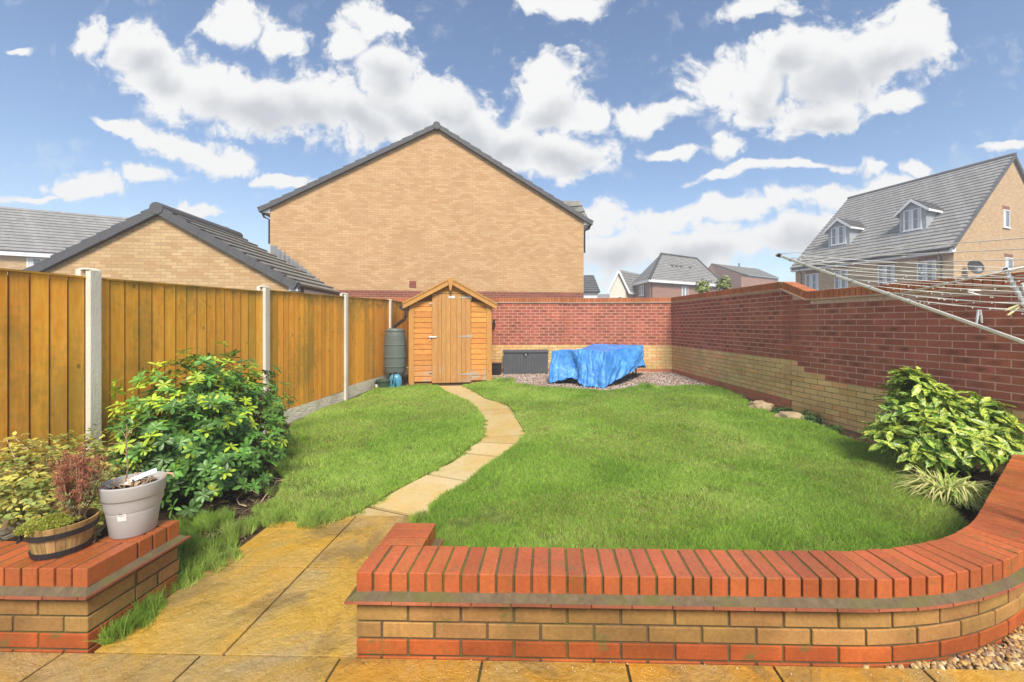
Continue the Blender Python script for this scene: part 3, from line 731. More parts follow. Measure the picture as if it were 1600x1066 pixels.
for i in range(5):
    a, b = PP[i], PP[i+1]; y0, y1 = a.y+.03, b.y-.03; n = round((y1-y0)/.113); mb = MB(); pit = (y1-y0)/n
    X = lambda y: a.x+(b.x-a.x)*(y-a.y)/(b.y-a.y)
    for k in range(n):
        ya, yb = y0+k*pit, y0+(k+1)*pit-.015; x = X(ya)
        zt = lambda y: PTOP[i][0]+(PTOP[i][1]-PTOP[i][0])*(y-y0)/(y1-y0)
        kk = random.uniform(.78, 1.12); cc = (kk, kk*random.uniform(.93, 1.05), kk*random.uniform(.85, 1.1), 1)
        if random.random() < .10: cc = (.72, .80, .75, 1)
        if i <= 1: cc = (cc[0]*.97, cc[1]*1.03, cc[2]*1.05, 1)
        # wedge: thick edge towards the house (near side), thin edge tucked under the next
        th = .021+random.uniform(-.002, .004); zb = PBOT[i]+random.uniform(0, .006)
        pr = [(x-.006, ya, zb), (x+.006, ya, zb), (x+.006+th*.3, yb, zb), (x-.006, yb, zb)]
        vs = pr+[(q[0], q[1], zt(q[1])-random.uniform(.0, .002)) for q in pr]
        mb.add(vs, [(0, 1, 2, 3)[::-1], (4, 5, 6, 7), (0, 1, 5, 4), (1, 2, 6, 5), (2, 3, 7, 6), (3, 0, 4, 7)], cc)
    mb.box(min(a.x, b.x)-.03, min(a.x, b.x)-.022, y0, y1, PBOT[i]+.02, min(PTOP[i])-.02, (.16, .17, .2, 1))  # dark backing sheet: gap shadow and green algae between boards put into its colour
    pn = mb.build('board_panel', M['fence'], fr)
    mb = MB(); mb.bar((X(y0)-.004, y0-.02, PTOP[i][0]+.006), (X(y1)-.004, y1+.02, PTOP[i][1]+.006), .05, .014, (.7, .78, .7, 1)); mb.build('capping_rail', M['fence'], pn)
    mb = MB(); mb.box(min(a.x, b.x)-.03, max(a.x, b.x)+.006, y0-.005, y1+.005, -.1, PBOT[i]-.005)
    mb.build('gravel_board', M['gboard'], fr)

# ------------------------------------------------------------------ houses
def tiled(mb, A, B, C, D, rows, th=.035):       # A,B eave, C,D ridge; stepped courses with real lips
    A, B, C, D = map(Vector, (A, B, C, D)); n = (B-A).cross(D-A).normalized()
    if n.z < 0: n = -n
    Lw = (B-A).length
    for i in range(rows):
        t0, t1 = i/rows, (i+1)/rows
        l0, r0, l1, r1 = A.lerp(D, t0), B.lerp(C, t0), A.lerp(D, t1), B.lerp(C, t1)
        u0 = (l0-A).dot((B-A).normalized()); u1 = (r0-A).dot((B-A).normalized()); u2 = (l1-A).dot((B-A).normalized()); u3 = (r1-A).dot((B-A).normalized())
        o = i*.165
        mb.add([l0+n*th, r0+n*th, r1+n*.004, l1+n*.004, l0-n*.004, r0-n*.004], [(0, 1, 2, 3), (4, 5, 1, 0)], (1, 1, 1, 1),
               [[(u0+o, 0), (u1+o, 0), (u3+o, .3), (u2+o, .3)], [(u0+o, 0), (u1+o, 0), (u1+o, .05), (u0+o, .05)]])
def wallpoly(mb, pts, A, D, z0=0):              # planar wall with UV in metres, along D from A
    D = Vector((D[0], D[1])).normalized()
    uv = [((p[0]-A[0])*D.x+(p[1]-A[1])*D.y, p[2]-z0) for p in pts]
    mb.add(pts, [tuple(range(len(pts)))], (1, 1, 1, 1), [uv])
def window(parent, A, D, pl, pr, zb, zt, n_out, panes=2, lintel=None, bars=True, fw=.055):
    """A origin, D unit along (2D), pl/pr distances; n_out outward 2D normal"""
    D = Vector((D[0], D[1], 0)).normalized(); N = Vector((n_out[0], n_out[1], 0)).normalized(); A = Vector((A[0], A[1], 0))
    O = A+D*pl+Vector((0, 0, zb)); w = pr-pl; h = zt-zb
    fr_, gl, cu = MB(), MB(), MB()
    bx = lambda mb, u0, u1, z0, z1, d0, d1: mb.obox(O+D*u0+Vector((0, 0, z0))+N*d0, D*(u1-u0), N*(d1-d0), (0, 0, z1-z0))
    bx(fr_, 0, fw, 0, h, -.03, .035); bx(fr_, w-fw, w, 0, h, -.03, .035); bx(fr_, fw, w-fw, 0, fw, -.03, .033); bx(fr_, fw, w-fw, h-fw, h, -.03, .033)
    for k in range(1, panes): bx(fr_, w*k/panes-fw*.8, w*k/panes+fw*.8, fw, h-fw, -.03, .031)
    bx(fr_, -.05, w+.05, -.05, 0, -.02, .07)
    if bars:
        for k in range(panes):
            bx(fr_, w*k/panes+fw*.9, w*(k+1)/panes-fw*.9, h*.48, h*.48+.02, -.02, .02)
    bx(gl, fw*.5, w-fw*.5, fw*.5, h-fw*.5, .004, .010)
    wo = fr_.build('window', M['upvc'], parent); gl.build('pane', M['glass'], wo)
    for k in range(panes):
        bx(cu, w*k/panes+fw, w*(k+.45)/panes, fw, h-fw, .0102, .0125)
    cu.build('curtain', M['curtain'], wo)
    if lintel is not None:
        lb = MB(); n = int((w+.1)/.075)
        for k in range(n): bx(lb, -.05+k*.075, -.05+k*.075+.066, h+.003, h+.215, -.02, .012)
        lb.build('brick_lintel', lintel, wo)
M['lintel'] = simple('lintel_brick', (.25, .09, .065), .9, .2, 8)

# --- big gable house
hL, hR = W(422, 505, 12.9), W(912, 505, 14.3)
hA = v2(hL); hD = (v2(hR)-hA).normalized(); hN = Vector((hD.y, -hD.x)); hW = (v2(hR)-hA).length
gh = empty('gable_house', (hL.x+hW/2, hL.y+1, 0), 'large buff brick house showing a plain windowless gable end behind the shed', 'house')
zL = on_plane(422, 321, hA, hD).z; zR = on_plane(912, 341, hA, hD).z
ap = on_plane(683, 197, hA, hD); ua = (v2(ap)-hA).dot(hD)
P = lambda u_, z, back=0: (hA.x+hD.x*u_-hN.x*back, hA.y+hD.y*u_-hN.y*back, z)
DP = 9.0
mb = MB()
wallpoly(mb, [P(0, -.1), P(hW, -.1), P(hW, zR), P(ua, ap.z), P(0, zL)], hA, hD)
wallpoly(mb, [P(hW, -.1), P(hW, -.1, DP), P(hW, zR, DP), P(hW, zR)], P(hW, 0), (-hN.x, -hN.y))
wallpoly(mb, [P(0, -.1, DP), P(0, -.1), P(0, zL), P(0, zL, DP)], P(0, 0), (-hN.x, -hN.y))
wallpoly(mb, [P(hW, -.1, DP), P(0, -.1, DP), P(0, zL, DP), P(ua, ap.z, DP), P(hW, zR, DP)], P(0, 0, DP), hD)
mb.build('wall', M['sand'], gh)
mb = MB()
sl = (ap.z-zL)/ua; sr = (ap.z-zR)/(hW-ua); ov = .30
eL = P(-ov, zL-sl*ov+.02, -.09); rF = P(ua, ap.z+.02, -.09); rB = P(ua, ap.z+.02, DP+.1); eLb = P(-ov, zL-sl*ov+.02, DP+.1)
eR = P(hW+ov, zR-sr*ov+.02, -.09); eRb = P(hW+ov, zR-sr*ov+.02, DP+.1)
tiled(mb, eLb, eL, rF, rB, 17); tiled(mb, eR, eRb, rB, rF, 17)
ro = mb.build('roof', M['roof'], gh)
def verge(parent, e, r, n, depth_dir, sz=.16, top=.07, tk=.10):   # stepped dry-verge caps from eave e up to ridge r
    mb = MB(); e, r = Vector(e), Vector(r); d = (r-e); L = d.length; d = d/L; dd = Vector(depth_dir).normalized(); up = dd.cross(d).normalized(); up = up if up.z > 0 else -up
    for k in range(n):
        s0, s1 = L*k/n, L*(k+1)/n
        o = e+d*s0+up*(-sz+top+.0)
        a, b = e+d*s0, e+d*(s1+.03)
        vs = [a+up*(top-sz), b+up*(top-sz-.0), b+up*(top-.035), a+up*top]
        off = dd*(-.004*(k % 2))
        mb.prism([v_+off for v_ in vs], dd*tk)
    return mb.build('verge_tiles', M['verge'], parent)
dd = (-hN.x, -hN.y, 0)
verge(ro, P(-ov, zL-sl*ov, -.11), P(ua, ap.z, -.11), 15, dd); verge(ro, P(hW+ov, zR-sr*ov, -.11), P(ua, ap.z, -.11), 15, dd)
mb = MB(); c = Vector(P(ua, ap.z-.03, -.13)); e2 = Vector(P(ua, ap.z-.03, DP))
mb.tube([c, e2], .125, 14); mb.build('ridge_tiles', M['verge'], ro)
mb = MB()
for (s_, z_, u_) in ((-1, zL, 0), (1, zR, hW)):
    mb = MB(); mb.prism([P(u_, z_+.02, -.02), P(u_+s_*.21, z_-(sl if s_ < 0 else sr)*.21+.02, -.02), P(u_+s_*.21, z_-.24, -.02), P(u_, z_-.24, -.02)], Vector(dd)*(DP)); mb.build('soffit_box', M['upvc'], gh)
mb = MB()
for (s_, z_, u_) in ((-1, zL, 0), (1, zR, hW)):
    mb = MB(); mb.tube([P(u_+s_*.26, z_-.20, -.05), P(u_+s_*.26, z_-.20, DP)], .055, 8)
    mb.tube([P(u_+s_*.24, z_-.25, .05), P(u_+s_*.20, z_-.36, .05), P(u_+s_*.04, z_-.44, .05), P(u_+s_*.04, z_-1.2, .05)], .035, 8); mb.build('gutter', M['black'], gh)
mb = MB(); q = on_plane(645, 444, hA, hD); uu = (v2(q)-hA).dot(hD)
for k in range(3): mb.obox(P(uu-.11, q.z-.11+.075*k, -.018+.002*k), Vector((hD.x, hD.y, 0))*.215, (hN.x*-.02, hN.y*-.02, 0), (0, 0, .062))
mb.build('air_brick', M['terracotta'], gh)
# lean-to porch roof showing past the right verge
mb = MB(); q0 = on_plane(876, 314, v2(Vector(P(0, 0, 3))), hD); 
a0 = W(880, 348, 17.0); a1 = W(918, 340, 17.0); b1 = W(906, 314, 17.6); b0 = W(870, 314, 17.6)
tiled(mb, a0, a1, b1, b0, 3, .05); mb.prism([a1, a1+Vector((0, 0, -.1)), b1+Vector((0, 0, -.1)), b1], (-.8, 0, 0))
mb.build('porch_roof', M['roof_moss'], gh)
mb = MB(); q = on_plane(898, 345, hA, hD)
M['stain'] = simple('algae_stain', (.28, .22, .10), .9, .3, 12)

# --- garage
gd = Vector((-.43, 2.8, 0)).normalized(); gs = Vector((gd.y, -gd.x, 0))
gapex = W(250, 326, 9.5); gB = Vector((gapex.x, gapex.y, 0)); GW = 2.80
zE = 2.46; zA = gapex.z
gg = empty('garage', (gB.x, gB.y, 0), 'low buff brick garage with dark verge tiles standing between the fence and the gable house', 'garage')
def Q(u_, z, b=0): p = gB+gs*u_+gd*b; return (p.x, p.y, z)
mb = MB(); GD = 3.0
wallpoly(mb, [Q(-GW, -.1), Q(GW, -.1), Q(GW, zE), Q(0, zA), Q(-GW, zE)], (gB.x-gs.x*GW, gB.y-gs.y*GW), (gs.x, gs.y))
wallpoly(mb, [Q(GW, -.1), Q(GW, -.1, GD), Q(GW, zE, GD), Q(GW, zE)], Q(GW, 0), (gd.x, gd.y))
wallpoly(mb, [Q(-GW, -.1, GD), Q(-GW, -.1), Q(-GW, zE), Q(-GW, zE, GD)], Q(-GW, 0), (gd.x, gd.y))
wallpoly(mb, [Q(GW, -.1, GD), Q(-GW, -.1, GD), Q(-GW, zE, GD), Q(0, zA, GD), Q(GW, zE, GD)], (gB.x-gs.x*GW, gB.y-gs.y*GW), (gs.x, gs.y))
mb.build('wall', M['sand2'], gg)
mb = MB(); sg = (zA-zE)/GW; o = .2
tiled(mb, Q(-GW-o, zE-sg*o, GD), Q(-GW-o, zE-sg*o, -.05), Q(0, zA, -.05), Q(0, zA, GD), 11, .045)
tiled(mb, Q(GW+o, zE-sg*o, -.05), Q(GW+o, zE-sg*o, GD), Q(0, zA, GD), Q(0, zA, -.05), 11, .045)
gro = mb.build('roof', M['roof_moss'], gg)
verge(gro, Q(GW+o, zE-sg*o, -.10), Q(0, zA, -.10), 10, gd, .2, .07, .14); verge(gro, Q(-GW-o, zE-sg*o, -.10), Q(0, zA, -.10), 10, gd, .2, .07, .14)
mb = MB(); mb.tube([Q(0, zA-.02, -.12), Q(0, zA-.02, GD)], .14, 16); mb.build('ridge_tiles', M['verge'], gro)
mb = MB()
mb.prism([Q(GW, zE+.0, -.03), Q(GW+.2, zE-sg*.2, -.03), Q(GW+.2, zE-.26, -.03), Q(GW, zE-.26, -.03)], gd*GD); mb.build('fascia', M['upvc'], gg)
mb = MB(); mb.tube([Q(GW+.25, zE-.13, -.08), Q(GW+.25, zE-.13, GD-.05)], .055, 10)
mb.tube([Q(GW+.25, zE-.15, .10), Q(GW+.26, zE-.40, .10), Q(GW+.04, zE-.50, .10), Q(GW+.04, 0, .10)], .034, 8); mb.build('gutter', M['black'], gg)
# stepped lead flashing on the gable house where the garage roof meets it
mb = MB()
for k in range(13):
    px0 = 424+k*6.7; py0 = 384+k*5.15
    a = on_plane(px0, py0, hA, hD); b = on_plane(px0+9, py0+16, hA, hD)
    n3 = Vector((hN.x, hN.y, 0))
    mb.prism([a+n3*.004, Vector((b.x, b.y, a.z))+n3*.004, b+n3*.004, Vector((a.x, a.y, b.z))+n3*.004], n3*.012)
mb.build('flashing', M['lead'], gh)

# --- house roof at far left
fl0, fl1 = W(-160, 390, 21), W(330, 400, 27)
fd = Vector((fl1.x-fl0.x, fl1.y-fl0.y, 0)); fL = fd.length; fd.normalize(); fb = Vector((-fd.y, fd.x, 0))
ez = on_plane(0, 391, (fl0.x, fl0.y), (fd.x, fd.y)).z
lh = empty('left_house', (fl0.x+fL/2*fd.x, fl0.y+fL/2*fd.y, 0), 'house with a long plain grey tiled roof rising behind the garage at the far left', 'house')
K = lambda u_, z, b=0: (fl0.x+fd.x*u_+fb.x*b, fl0.y+fd.y*u_+fb.y*b, z)
mb = MB(); wallpoly(mb, [K(0, -.1, .3), K(fL, -.1, .3), K(fL, ez-.1, .3), K(0, ez-.1, .3)], K(0, 0), (fd.x, fd.y)); wallpoly(mb, [K(fL, -.1, .3), K(fL, -.1, 8), K(fL, ez-.1, 8), K(fL, ez+2.6, 4.2), K(fL, ez-.1, .3)], K(fL, 0), (fb.x, fb.y))
mb.build('wall', M['sand2'], lh)
rz = on_plane(95, 331, Vector(K(0, 0, 4.2)).xy, (fd.x, fd.y)).z
mb = MB(); tiled(mb, K(-.3, ez, 0), K(fL+.2, ez, 0), K(fL+.2, rz, 4.2), K(-.3, rz, 4.2), 15, .05); tiled(mb, K(fL+.2, ez, 8.4), K(-.3, ez, 8.4), K(-.3, rz, 4.2), K(fL+.2, rz, 4.2), 15, .05); mb.build('roof', M['roof'], lh)
mb = MB(); mb.prism([K(-.3, ez-.02, .04), K(-.3, ez-.26, .04), K(-.3, ez-.26, .30), K(-.3, ez-.02, .30)], fd*(fL+.5)); mb.build('fascia', M['upvc'], lh)
pw = on_plane(42, 410, Vector(K(0, 0, .3)).xy, (fd.x, fd.y)); pu = (Vector((pw.x, pw.y, 0))-Vector(K(0, 0, .3))).dot(fd)
window(lh, Vector(K(0, 0, .3)).xy, (fd.x, fd.y), pu, pu+1.15, ez-1.25, ez-.30, (-fb.x, -fb.y))

# --- three storey house on the right
kA, kB = W(1490, 505, 22), W(1243, 505, 30.3)
kA2, kB2 = v2(kA), v2(kB); kd = (kB2-kA2).normalized(); kL = (kB2-kA2).length; kp = Vector((-kd.y, kd.x)); 
if kp.x < 0: kp = -kp
ezk = on_plane(1487, 388, kA2, kd).z; apx = on_plane(1582, 243, kA2, kp); hw = (v2(apx)-kA2).dot(kp); rzk = apx.z
T = lambda s_, p_, z: (kA2.x+kd.x*s_+kp.x*p_, kA2.y+kd.y*s_+kp.y*p_, z)
th = empty('three_storey_house', T(kL/2, hw, 0), 'tall buff brick house at the right with a steep grey roof carrying two dormers', 'house')
mb = MB(); e_ = .35; slk = (rzk-ezk)/(hw+e_)
wallpoly(mb, [T(0, 0, -.1), T(0, 2*hw, -.1), T(0, 2*hw, ezk+slk*e_), T(0, hw, rzk), T(0, 0, ezk+slk*e_)], kA2, kp)
wallpoly(mb, [T(kL, 0, -.1), T(0, 0, -.1), T(0, 0, ezk), T(kL, 0, ezk)], kA2, kd)
wallpoly(mb, [T(kL, 2*hw, -.1), T(kL, 0, -.1), T(kL, 0, ezk+slk*e_), T(kL, hw, rzk), T(kL, 2*hw, ezk+slk*e_)], kB2, kp)
mb.build('wall', M['sand3'], th)
mb = MB(); tiled(mb, T(kL+.2, -e_, ezk), T(-.12, -e_, ezk), T(-.12, hw, rzk), T(kL+.2, hw, rzk), 25, .05); tiled(mb, T(-.12, 2*hw+e_, ezk), T(kL+.2, 2*hw+e_, ezk), T(kL+.2, hw, rzk), T(-.12, hw, rzk), 25, .05)
rk = mb.build('roof', M['roof'], th)
verge(rk, T(-.14, -e_, ezk), T(-.14, hw, rzk), 22, (kd.x, kd.y, 0), .2, .05, .12); verge(rk, T(-.14, 2*hw+e_, ezk), T(-.14, hw, rzk), 22, (kd.x, kd.y, 0), .2, .05, .12)
mb = MB(); mb.tube([T(-.15, hw, rzk), T(kL+.2, hw, rzk)], .13, 10); mb.build('ridge_tiles', M['verge'], rk)
mb = MB(); mb.prism([T(-.1, -e_+.02, ezk-.02), T(-.1, -e_+.02, ezk-.26), T(-.1, 0.002, ezk-.26), T(-.1, 0.002, ezk-.02)], Vector((kd.x, kd.y, 0))*(kL+.25)); mb.build('fascia', M['upvc'], th)
q1 = on_plane(1472, 395, kA2, kd); s1_ = (v2(q1)-kA2).dot(kd)
mb = MB(); mb.tube([T(0, -e_-.04, ezk-.06), T(kL, -e_-.04, ezk-.06)], .06, 8); mb.tube([T(s1_, -e_, ezk-.15), T(s1_, -.08, ezk-.45), T(s1_, -.06, 0)], .04, 8); mb.tube([T(kL-.5, -e_, ezk-.15), T(kL-.5, -.08, ezk-.45), T(kL-.5, -.06, 0)], .04, 8); mb.build('gutter', M['black'], th)
def sk(px, A, D): q = on_plane(px, 420, A, D); return (v2(q)-A).dot(D)
for (x0, x1, y0, y1) in ((1259, 1279, 423, 454), (1304, 1325, 419, 449), (1372, 1398, 409, 441), (1433, 1463, 401, 434)):
    a_, b_ = sorted((sk(x0, kA2, kd), sk(x1, kA2, kd))); zt_ = on_plane(x0, y0, kA2, kd).z; zb_ = on_plane(x0, y1, kA2, kd).z
    window(th, kA2, kd, a_, b_, ezk-1.75, ezk-.52, -kp, 2, M['lintel'])
for (x0, x1, y0, y1) in ((1567, 1577, 327, 355), (1570, 1582, 402, 420)):
    a_, b_ = sk(x0, kA2, kp), sk(x1, kA2, kp); window(th, kA2, kp, a_, b_, on_plane(x0, y1, kA2, kp).z, on_plane(x0, y0, kA2, kp).z, -kd, 1, M['lintel'], bars=False)
mb = MB(); dq = on_plane(1508, 420, kA2, kp)
vsn = Vector((-kd.x, -kd.y, 0)); dc = Vector((dq.x, dq.y, dq.z))+vsn*.35
mb.lathe([(.02, .0), (.18, .02), (.33, .07), (.40, .12), (.40, .135), (.33, .085), (.18, .035), (.02, .015)], (0, 0, 0), 24)
Rm = (vsn+Vector((-.5, -.3, .35))).normalized().to_track_quat('Z', 'Y').to_matrix()
mb.v = [tuple(Rm@Vector(v_)+dc) for v_ in mb.v]; mb.tube([dc, dc-vsn*.33-Vector((0, 0, .15))], .025, 6); mb.build('satellite_dish', M['black'], th)
for (px0, px1, zbt, ztp, pap, scale_) in ((1412, 1440, 362, 330, 310, 1), (1299, 1322, 384, 357, 340, 1)):
    # choose the dormer face plane so its foot sits on the slope
    best = None
    for k in range(60):
        p_ = .3+k*.06; A_ = kA2+kp*p_; q = on_plane(px0, zbt+4, A_, kd); zs = ezk+slk*(p_+e_)
        if best is None or abs(q.z-zs) < best[0]: best = (abs(q.z-zs), p_, A_)
    _, p_, A_ = best; a_, b_ = sorted((sk(px0, A_, kd), sk(px1, A_, kd))); zb_ = on_plane(px0, zbt, A_, kd).z; zt_ = on_plane(px0, ztp, A_, kd).z
    s0, s1 = a_-.22, b_+.22; sm = (s0+s1)/2; zf = ezk+slk*(p_+e_)-.1; zw = zt_+.02; zp = zt_+.62
    U = lambda s_, q_, z: T(s_, p_+q_, z)
    run = (zw-zf)/slk+.4; mb = MB()
    mb.prism([U(s0, 0, zf), U(s1, 0, zf), U(s1, 0, zw), U(sm, 0, zp-.12), U(s0, 0, zw)], Vector((kp.x, kp.y, 0))*run)
    dm = mb.build('dormer', M['dormer'], th)
    mb = MB(); rr = (zp-zf)/slk+.1; ow_ = .22; dz_ = (zp-zw)/(sm-s0)*ow_
    tiled(mb, U(s0-ow_, -.18, zw-dz_), U(s0-ow_, run, zw-dz_), U(sm, rr, zp), U(sm, -.18, zp), 4, .04)
    tiled(mb, U(s1+ow_, run, zw-dz_), U(s1+ow_, -.18, zw-dz_), U(sm, -.18, zp), U(sm, rr, zp), 4, .04); mb.build('dormer_roof', M['roof_dark'], dm)
    mb = MB()
    for sgn, se in ((-1, s0-ow_), (1, s1+ow_)):
        mb.prism([U(se, -.2, zw-dz_), U(sm, -.2, zp), U(sm, -.2, zp-.2), U(se, -.2, zw-dz_-.16)], Vector((kp.x, kp.y, 0))*.05)
        mb.prism([U(se, -.15, zw-dz_), U(se, -.15, zw-dz_-.14), U(se-sgn*.02, run*.8, zw-dz_-.14), U(se-sgn*.02, run*.8, zw-dz_)], Vector((kd.x, kd.y, 0))*-sgn*.03)
    mb.build('bargeboard', M['upvc'], dm)
    window(dm, A_, kd, a_, b_, zb_, zt_, -kp, 2)
    mb = MB(); mb.prism([U(s0-.1, -.12, zf-.06), U(s1+.1, -.12, zf-.06), U(s1+.0, -.02, zf+.18), U(s0, -.02, zf+.18)], (0, 0, .03)); mb.build('lead_apron', M['lead'], dm)
# lower side block beyond it
mb = MB(); a = W(1232, 436, 34); b = W(1252, 418, 34)

# --- cream and red house in the distance
ch = empty('cream_house', W(1050, 505, 42).xy.to_3d(), 'distant house with a cream gable wing, red brick front and hipped grey roof', 'house')
Kc, E2, E0 = W(1016, 439, 37), W(1126, 441.5, 42), W(990, 444.5, 41); R1, R2 = W(1033, 397, 41), W(1088, 400, 44); E3 = E2+(E0-Kc)
Kc.z = E2.z = E0.z = E3.z = 5.25; R1.z = R2.z = W(1033, 397, 41).z
mb = MB()
dn = lambda p: Vector((p.x, p.y, -.1)); kd2 = (E2-Kc).normalized(); kd3 = (E0-Kc).normalized()
wallpoly(mb, [dn(Kc), dn(E2), E2, Kc], Kc, kd2.xy); wallpoly(mb, [dn(E0), dn(Kc), Kc, E0], Kc, kd3.xy); wallpoly(mb, [dn(E2), dn(E3), E3, E2], E2, kd3.xy); mb.build('wall', M['far_red'], ch)
mb = MB(); out = -.3; ex = lambda p: Vector((p.x, p.y, p.z+.08))
c1_, c2_, c0_, c3_ = ex(Kc-kd2*.3-kd3*.3), ex(E2+kd2*.3-kd3*.3), ex(E0-kd2*.3), ex(E3+kd2*.3)
tiled(mb, c1_, c2_, R2, R1, 16, .05); tiled(mb, c0_, c1_, R1, R1+Vector((.05, 0, 0)), 16, .05); tiled(mb, c2_, c3_, R2, R2, 16, .05); tiled(mb, c3_, c0_, R1, R2, 12, .05)
hr = mb.build('roof', M['roof'], ch)
mb = MB(); 
for (a, b) in ((c1_, c2_), (c0_, c1_)): mb.bar(a-Vector((0, 0, .1)), b-Vector((0, 0, .1)), .08, .24)
mb.build('fascia', M['upvc'], ch)
mb = MB(); mb.tube([c1_, R1], .14, 6); mb.tube([R1, R2], .14, 6); mb.tube([c2_, R2], .14, 6); mb.build('ridge_tiles', M['roof_dark'], hr)
mb = MB()
for t_ in (.28, .36, .44, .62):
    mb = MB(); p_ = c1_.lerp(c2_, t_).lerp(R1.lerp(R2, t_), .55); mb.box(p_.x-.15, p_.x+.15, p_.y-.1, p_.y+.1, p_.z, p_.z+.14); mb.build('roof_vent', M['roof_dark'], hr)
mb = MB(); pdn = Kc-kd3*.06+kd2*.15; mb.tube([pdn-Vector((0, 0, .1)), Vector((pdn.x, pdn.y, 0))], .05, 6); pdn = Kc-kd2*.06+kd3*1.2; mb.tube([pdn-Vector((0, 0, .1)), Vector((pdn.x, pdn.y, 0))], .05, 6); mb.build('downpipe', M['black'], ch)
wq = on_plane(1065, 458, Kc.xy, kd2.xy); u0 = (wq.xy-Kc.xy).dot(kd2.xy); wq2 = on_plane(1075, 458, Kc.xy, kd2.xy); u1 = (wq2.xy-Kc.xy).dot(kd2.xy)
window(ch, Kc.xy, kd2.xy, u0, u1, wq.z-.4, Kc.z-.3, kd3.xy*-1)
wq = on_plane(1007, 461, Kc.xy, kd3.xy); u0 = (wq.xy-Kc.xy).dot(kd3.xy); wq2 = on_plane(999, 461, Kc.xy, kd3.xy); u1 = (wq2.xy-Kc.xy).dot(kd3.xy)
window(ch, Kc.xy, kd3.xy, u0, u1, wq.z, Kc.z-.25, kd2.xy*-1)
# cream wing
Wl, Wr = W(953, 449, 39), W(977, 447, 39.6); wd_ = (Wr-Wl); wd_.z = 0; ww = wd_.length; wd_.normalize(); wb = Vector((-wd_.y, wd_.x, 0)); za = W(963.5, 422.5, 39.3).z; ze = W(953, 449, 39).z
cw = lambda u_, z, b=0: (Wl.x+wd_.x*u_+wb.x*b, Wl.y+wd_.y*u_+wb.y*b, z)
mb = MB(); bb = W(1003, 423, 43.5)-W(963, 423, 39.1); bb.z = 0; mb.prism([cw(0, -.1), cw(ww, -.1), cw(ww, ze), cw(ww*.5, za-.1), cw(0, ze)], bb); mb.build('rendered_wing', M['render'], ch)
mb = MB(); o = .35
A1, A2, A3 = Vector(cw(-o, ze-.4, -.2)), Vector(cw(ww*.5, za+.05, -.2)), Vector(cw(ww+o, ze-.4, -.2))
tiled(mb, A1+bb, A1, A2, A2+bb, 8, .05); tiled(mb, A3, A3+bb, A2+bb, A2, 8, .05); mb.build('wing_roof', M['roof'], ch)
mb = MB(); mb.bar(A1-Vector((0, 0, .1)), A2-Vector((0, 0, .1)), .06, .2); mb.bar(A3-Vector((0, 0, .1)), A2-Vector((0, 0, .1)), .06, .2); mb.bar(A3-Vector((0, 0, .1)), A3+bb-Vector((0, 0, .1)), .06, .2); mb.build('bargeboard', M['upvc'], ch)
u0 = ww*.42; window(ch, (Wl.x, Wl.y), wd_.xy, u0, u0+.62, 3.0, 3.9+.1, (-wb.x, -wb.y), 1)

# --- second red house
rh = empty('red_house', W(1160, 505, 52).xy.to_3d(), 'distant red brick house with plain grey roof between the cream and tall houses', 'house')
a0, ap2, e2 = W(1096, 436, 53), W(1112, 413, 52), W(1158, 443, 48); e2.z = a0.z
rr2, er2 = W(1183, 415.5, 57), W(1216, 433, 52.5); rr2.z = ap2.z; er2.z = a0.z
mb = MB(); wallpoly(mb, [dn(a0), dn(e2), e2, ap2, a0], a0, (e2-a0).xy.normalized()); wallpoly(mb, [dn(e2), dn(er2), er2, e2], e2, (er2-e2).xy.normalized())
bk = (er2-e2); wallpoly(mb, [dn(a0+bk), dn(a0), a0, a0+bk], a0, bk.xy.normalized()); mb.build('wall', M['far_red'], rh)
mb = MB(); ds = (e2-ap2)*.05; tiled(mb, e2+ds+Vector((0, 0, .1)), er2+ds+Vector((0, 0, .1)), rr2+Vector((0, 0, .1)), ap2+Vector((0, 0, .1)), 14, .05); tiled(mb, a0+bk+Vector((0, 0, .1)), a0+Vector((0, 0, .1)), ap2+Vector((0, 0, .1)), rr2+Vector((0, 0, .1)), 14, .05); rro = mb.build('roof', M['roof'], rh)
mb = MB(); p_ = ap2.lerp(rr2, .58); mb.tube([p_, p_+Vector((0, 0, .55))], .09, 8); mb.build('flue', M['black'], rro)
# --- white house piece past the gable
wh = empty('white_house', W(915, 505, 30).xy.to_3d(), 'small white rendered house with a dark slate roof peeping past the gable corner', 'house')
mb = MB(); a, b = W(880, 456.5, 29), W(936, 456.8, 29); mb.prism([(a.x, a.y, 0), (b.x-.12, b.y, 0), (b.x-.12, b.y, b.z), (a.x, a.y, b.z)], (0, 5, 0)); mb.build('wall', M['upvc'], wh)
mb = MB(); c_, d_ = W(927, 430, 31), W(880, 430, 31); tiled(mb, a-Vector((0, .2, 0)), b+Vector((.05, -.2, 0)), c_, d_, 8, .05); tiled(mb, b+Vector((.05, -.2, 0)), b+Vector((.05, 5, 0)), c_+Vector((0, 1, 0)), c_, 8, .05); tiled(mb, b+Vector((.05, 5, 0)), a+Vector((0, 5, 0)), d_+Vector((0, 1, 0)), c_+Vector((0, 1, 0)), 8, .05); mb.build('roof', M['roof_dark'], wh)
fg = empty('flat_garage', W(946, 505, 60).xy.to_3d(), 'grey roofed outbuilding far off between the white house and the cream house', 'garage')
mb = MB(); a, b = W(925, 458, 60), W(960, 458, 60); mb.prism([(a.x, a.y, 0), (b.x, b.y, 0), (b.x, b.y, b.z-.9), (a.x, a.y, b.z-.9)], (0, 4, 0)); mb.build('wall', M['render'], fg)
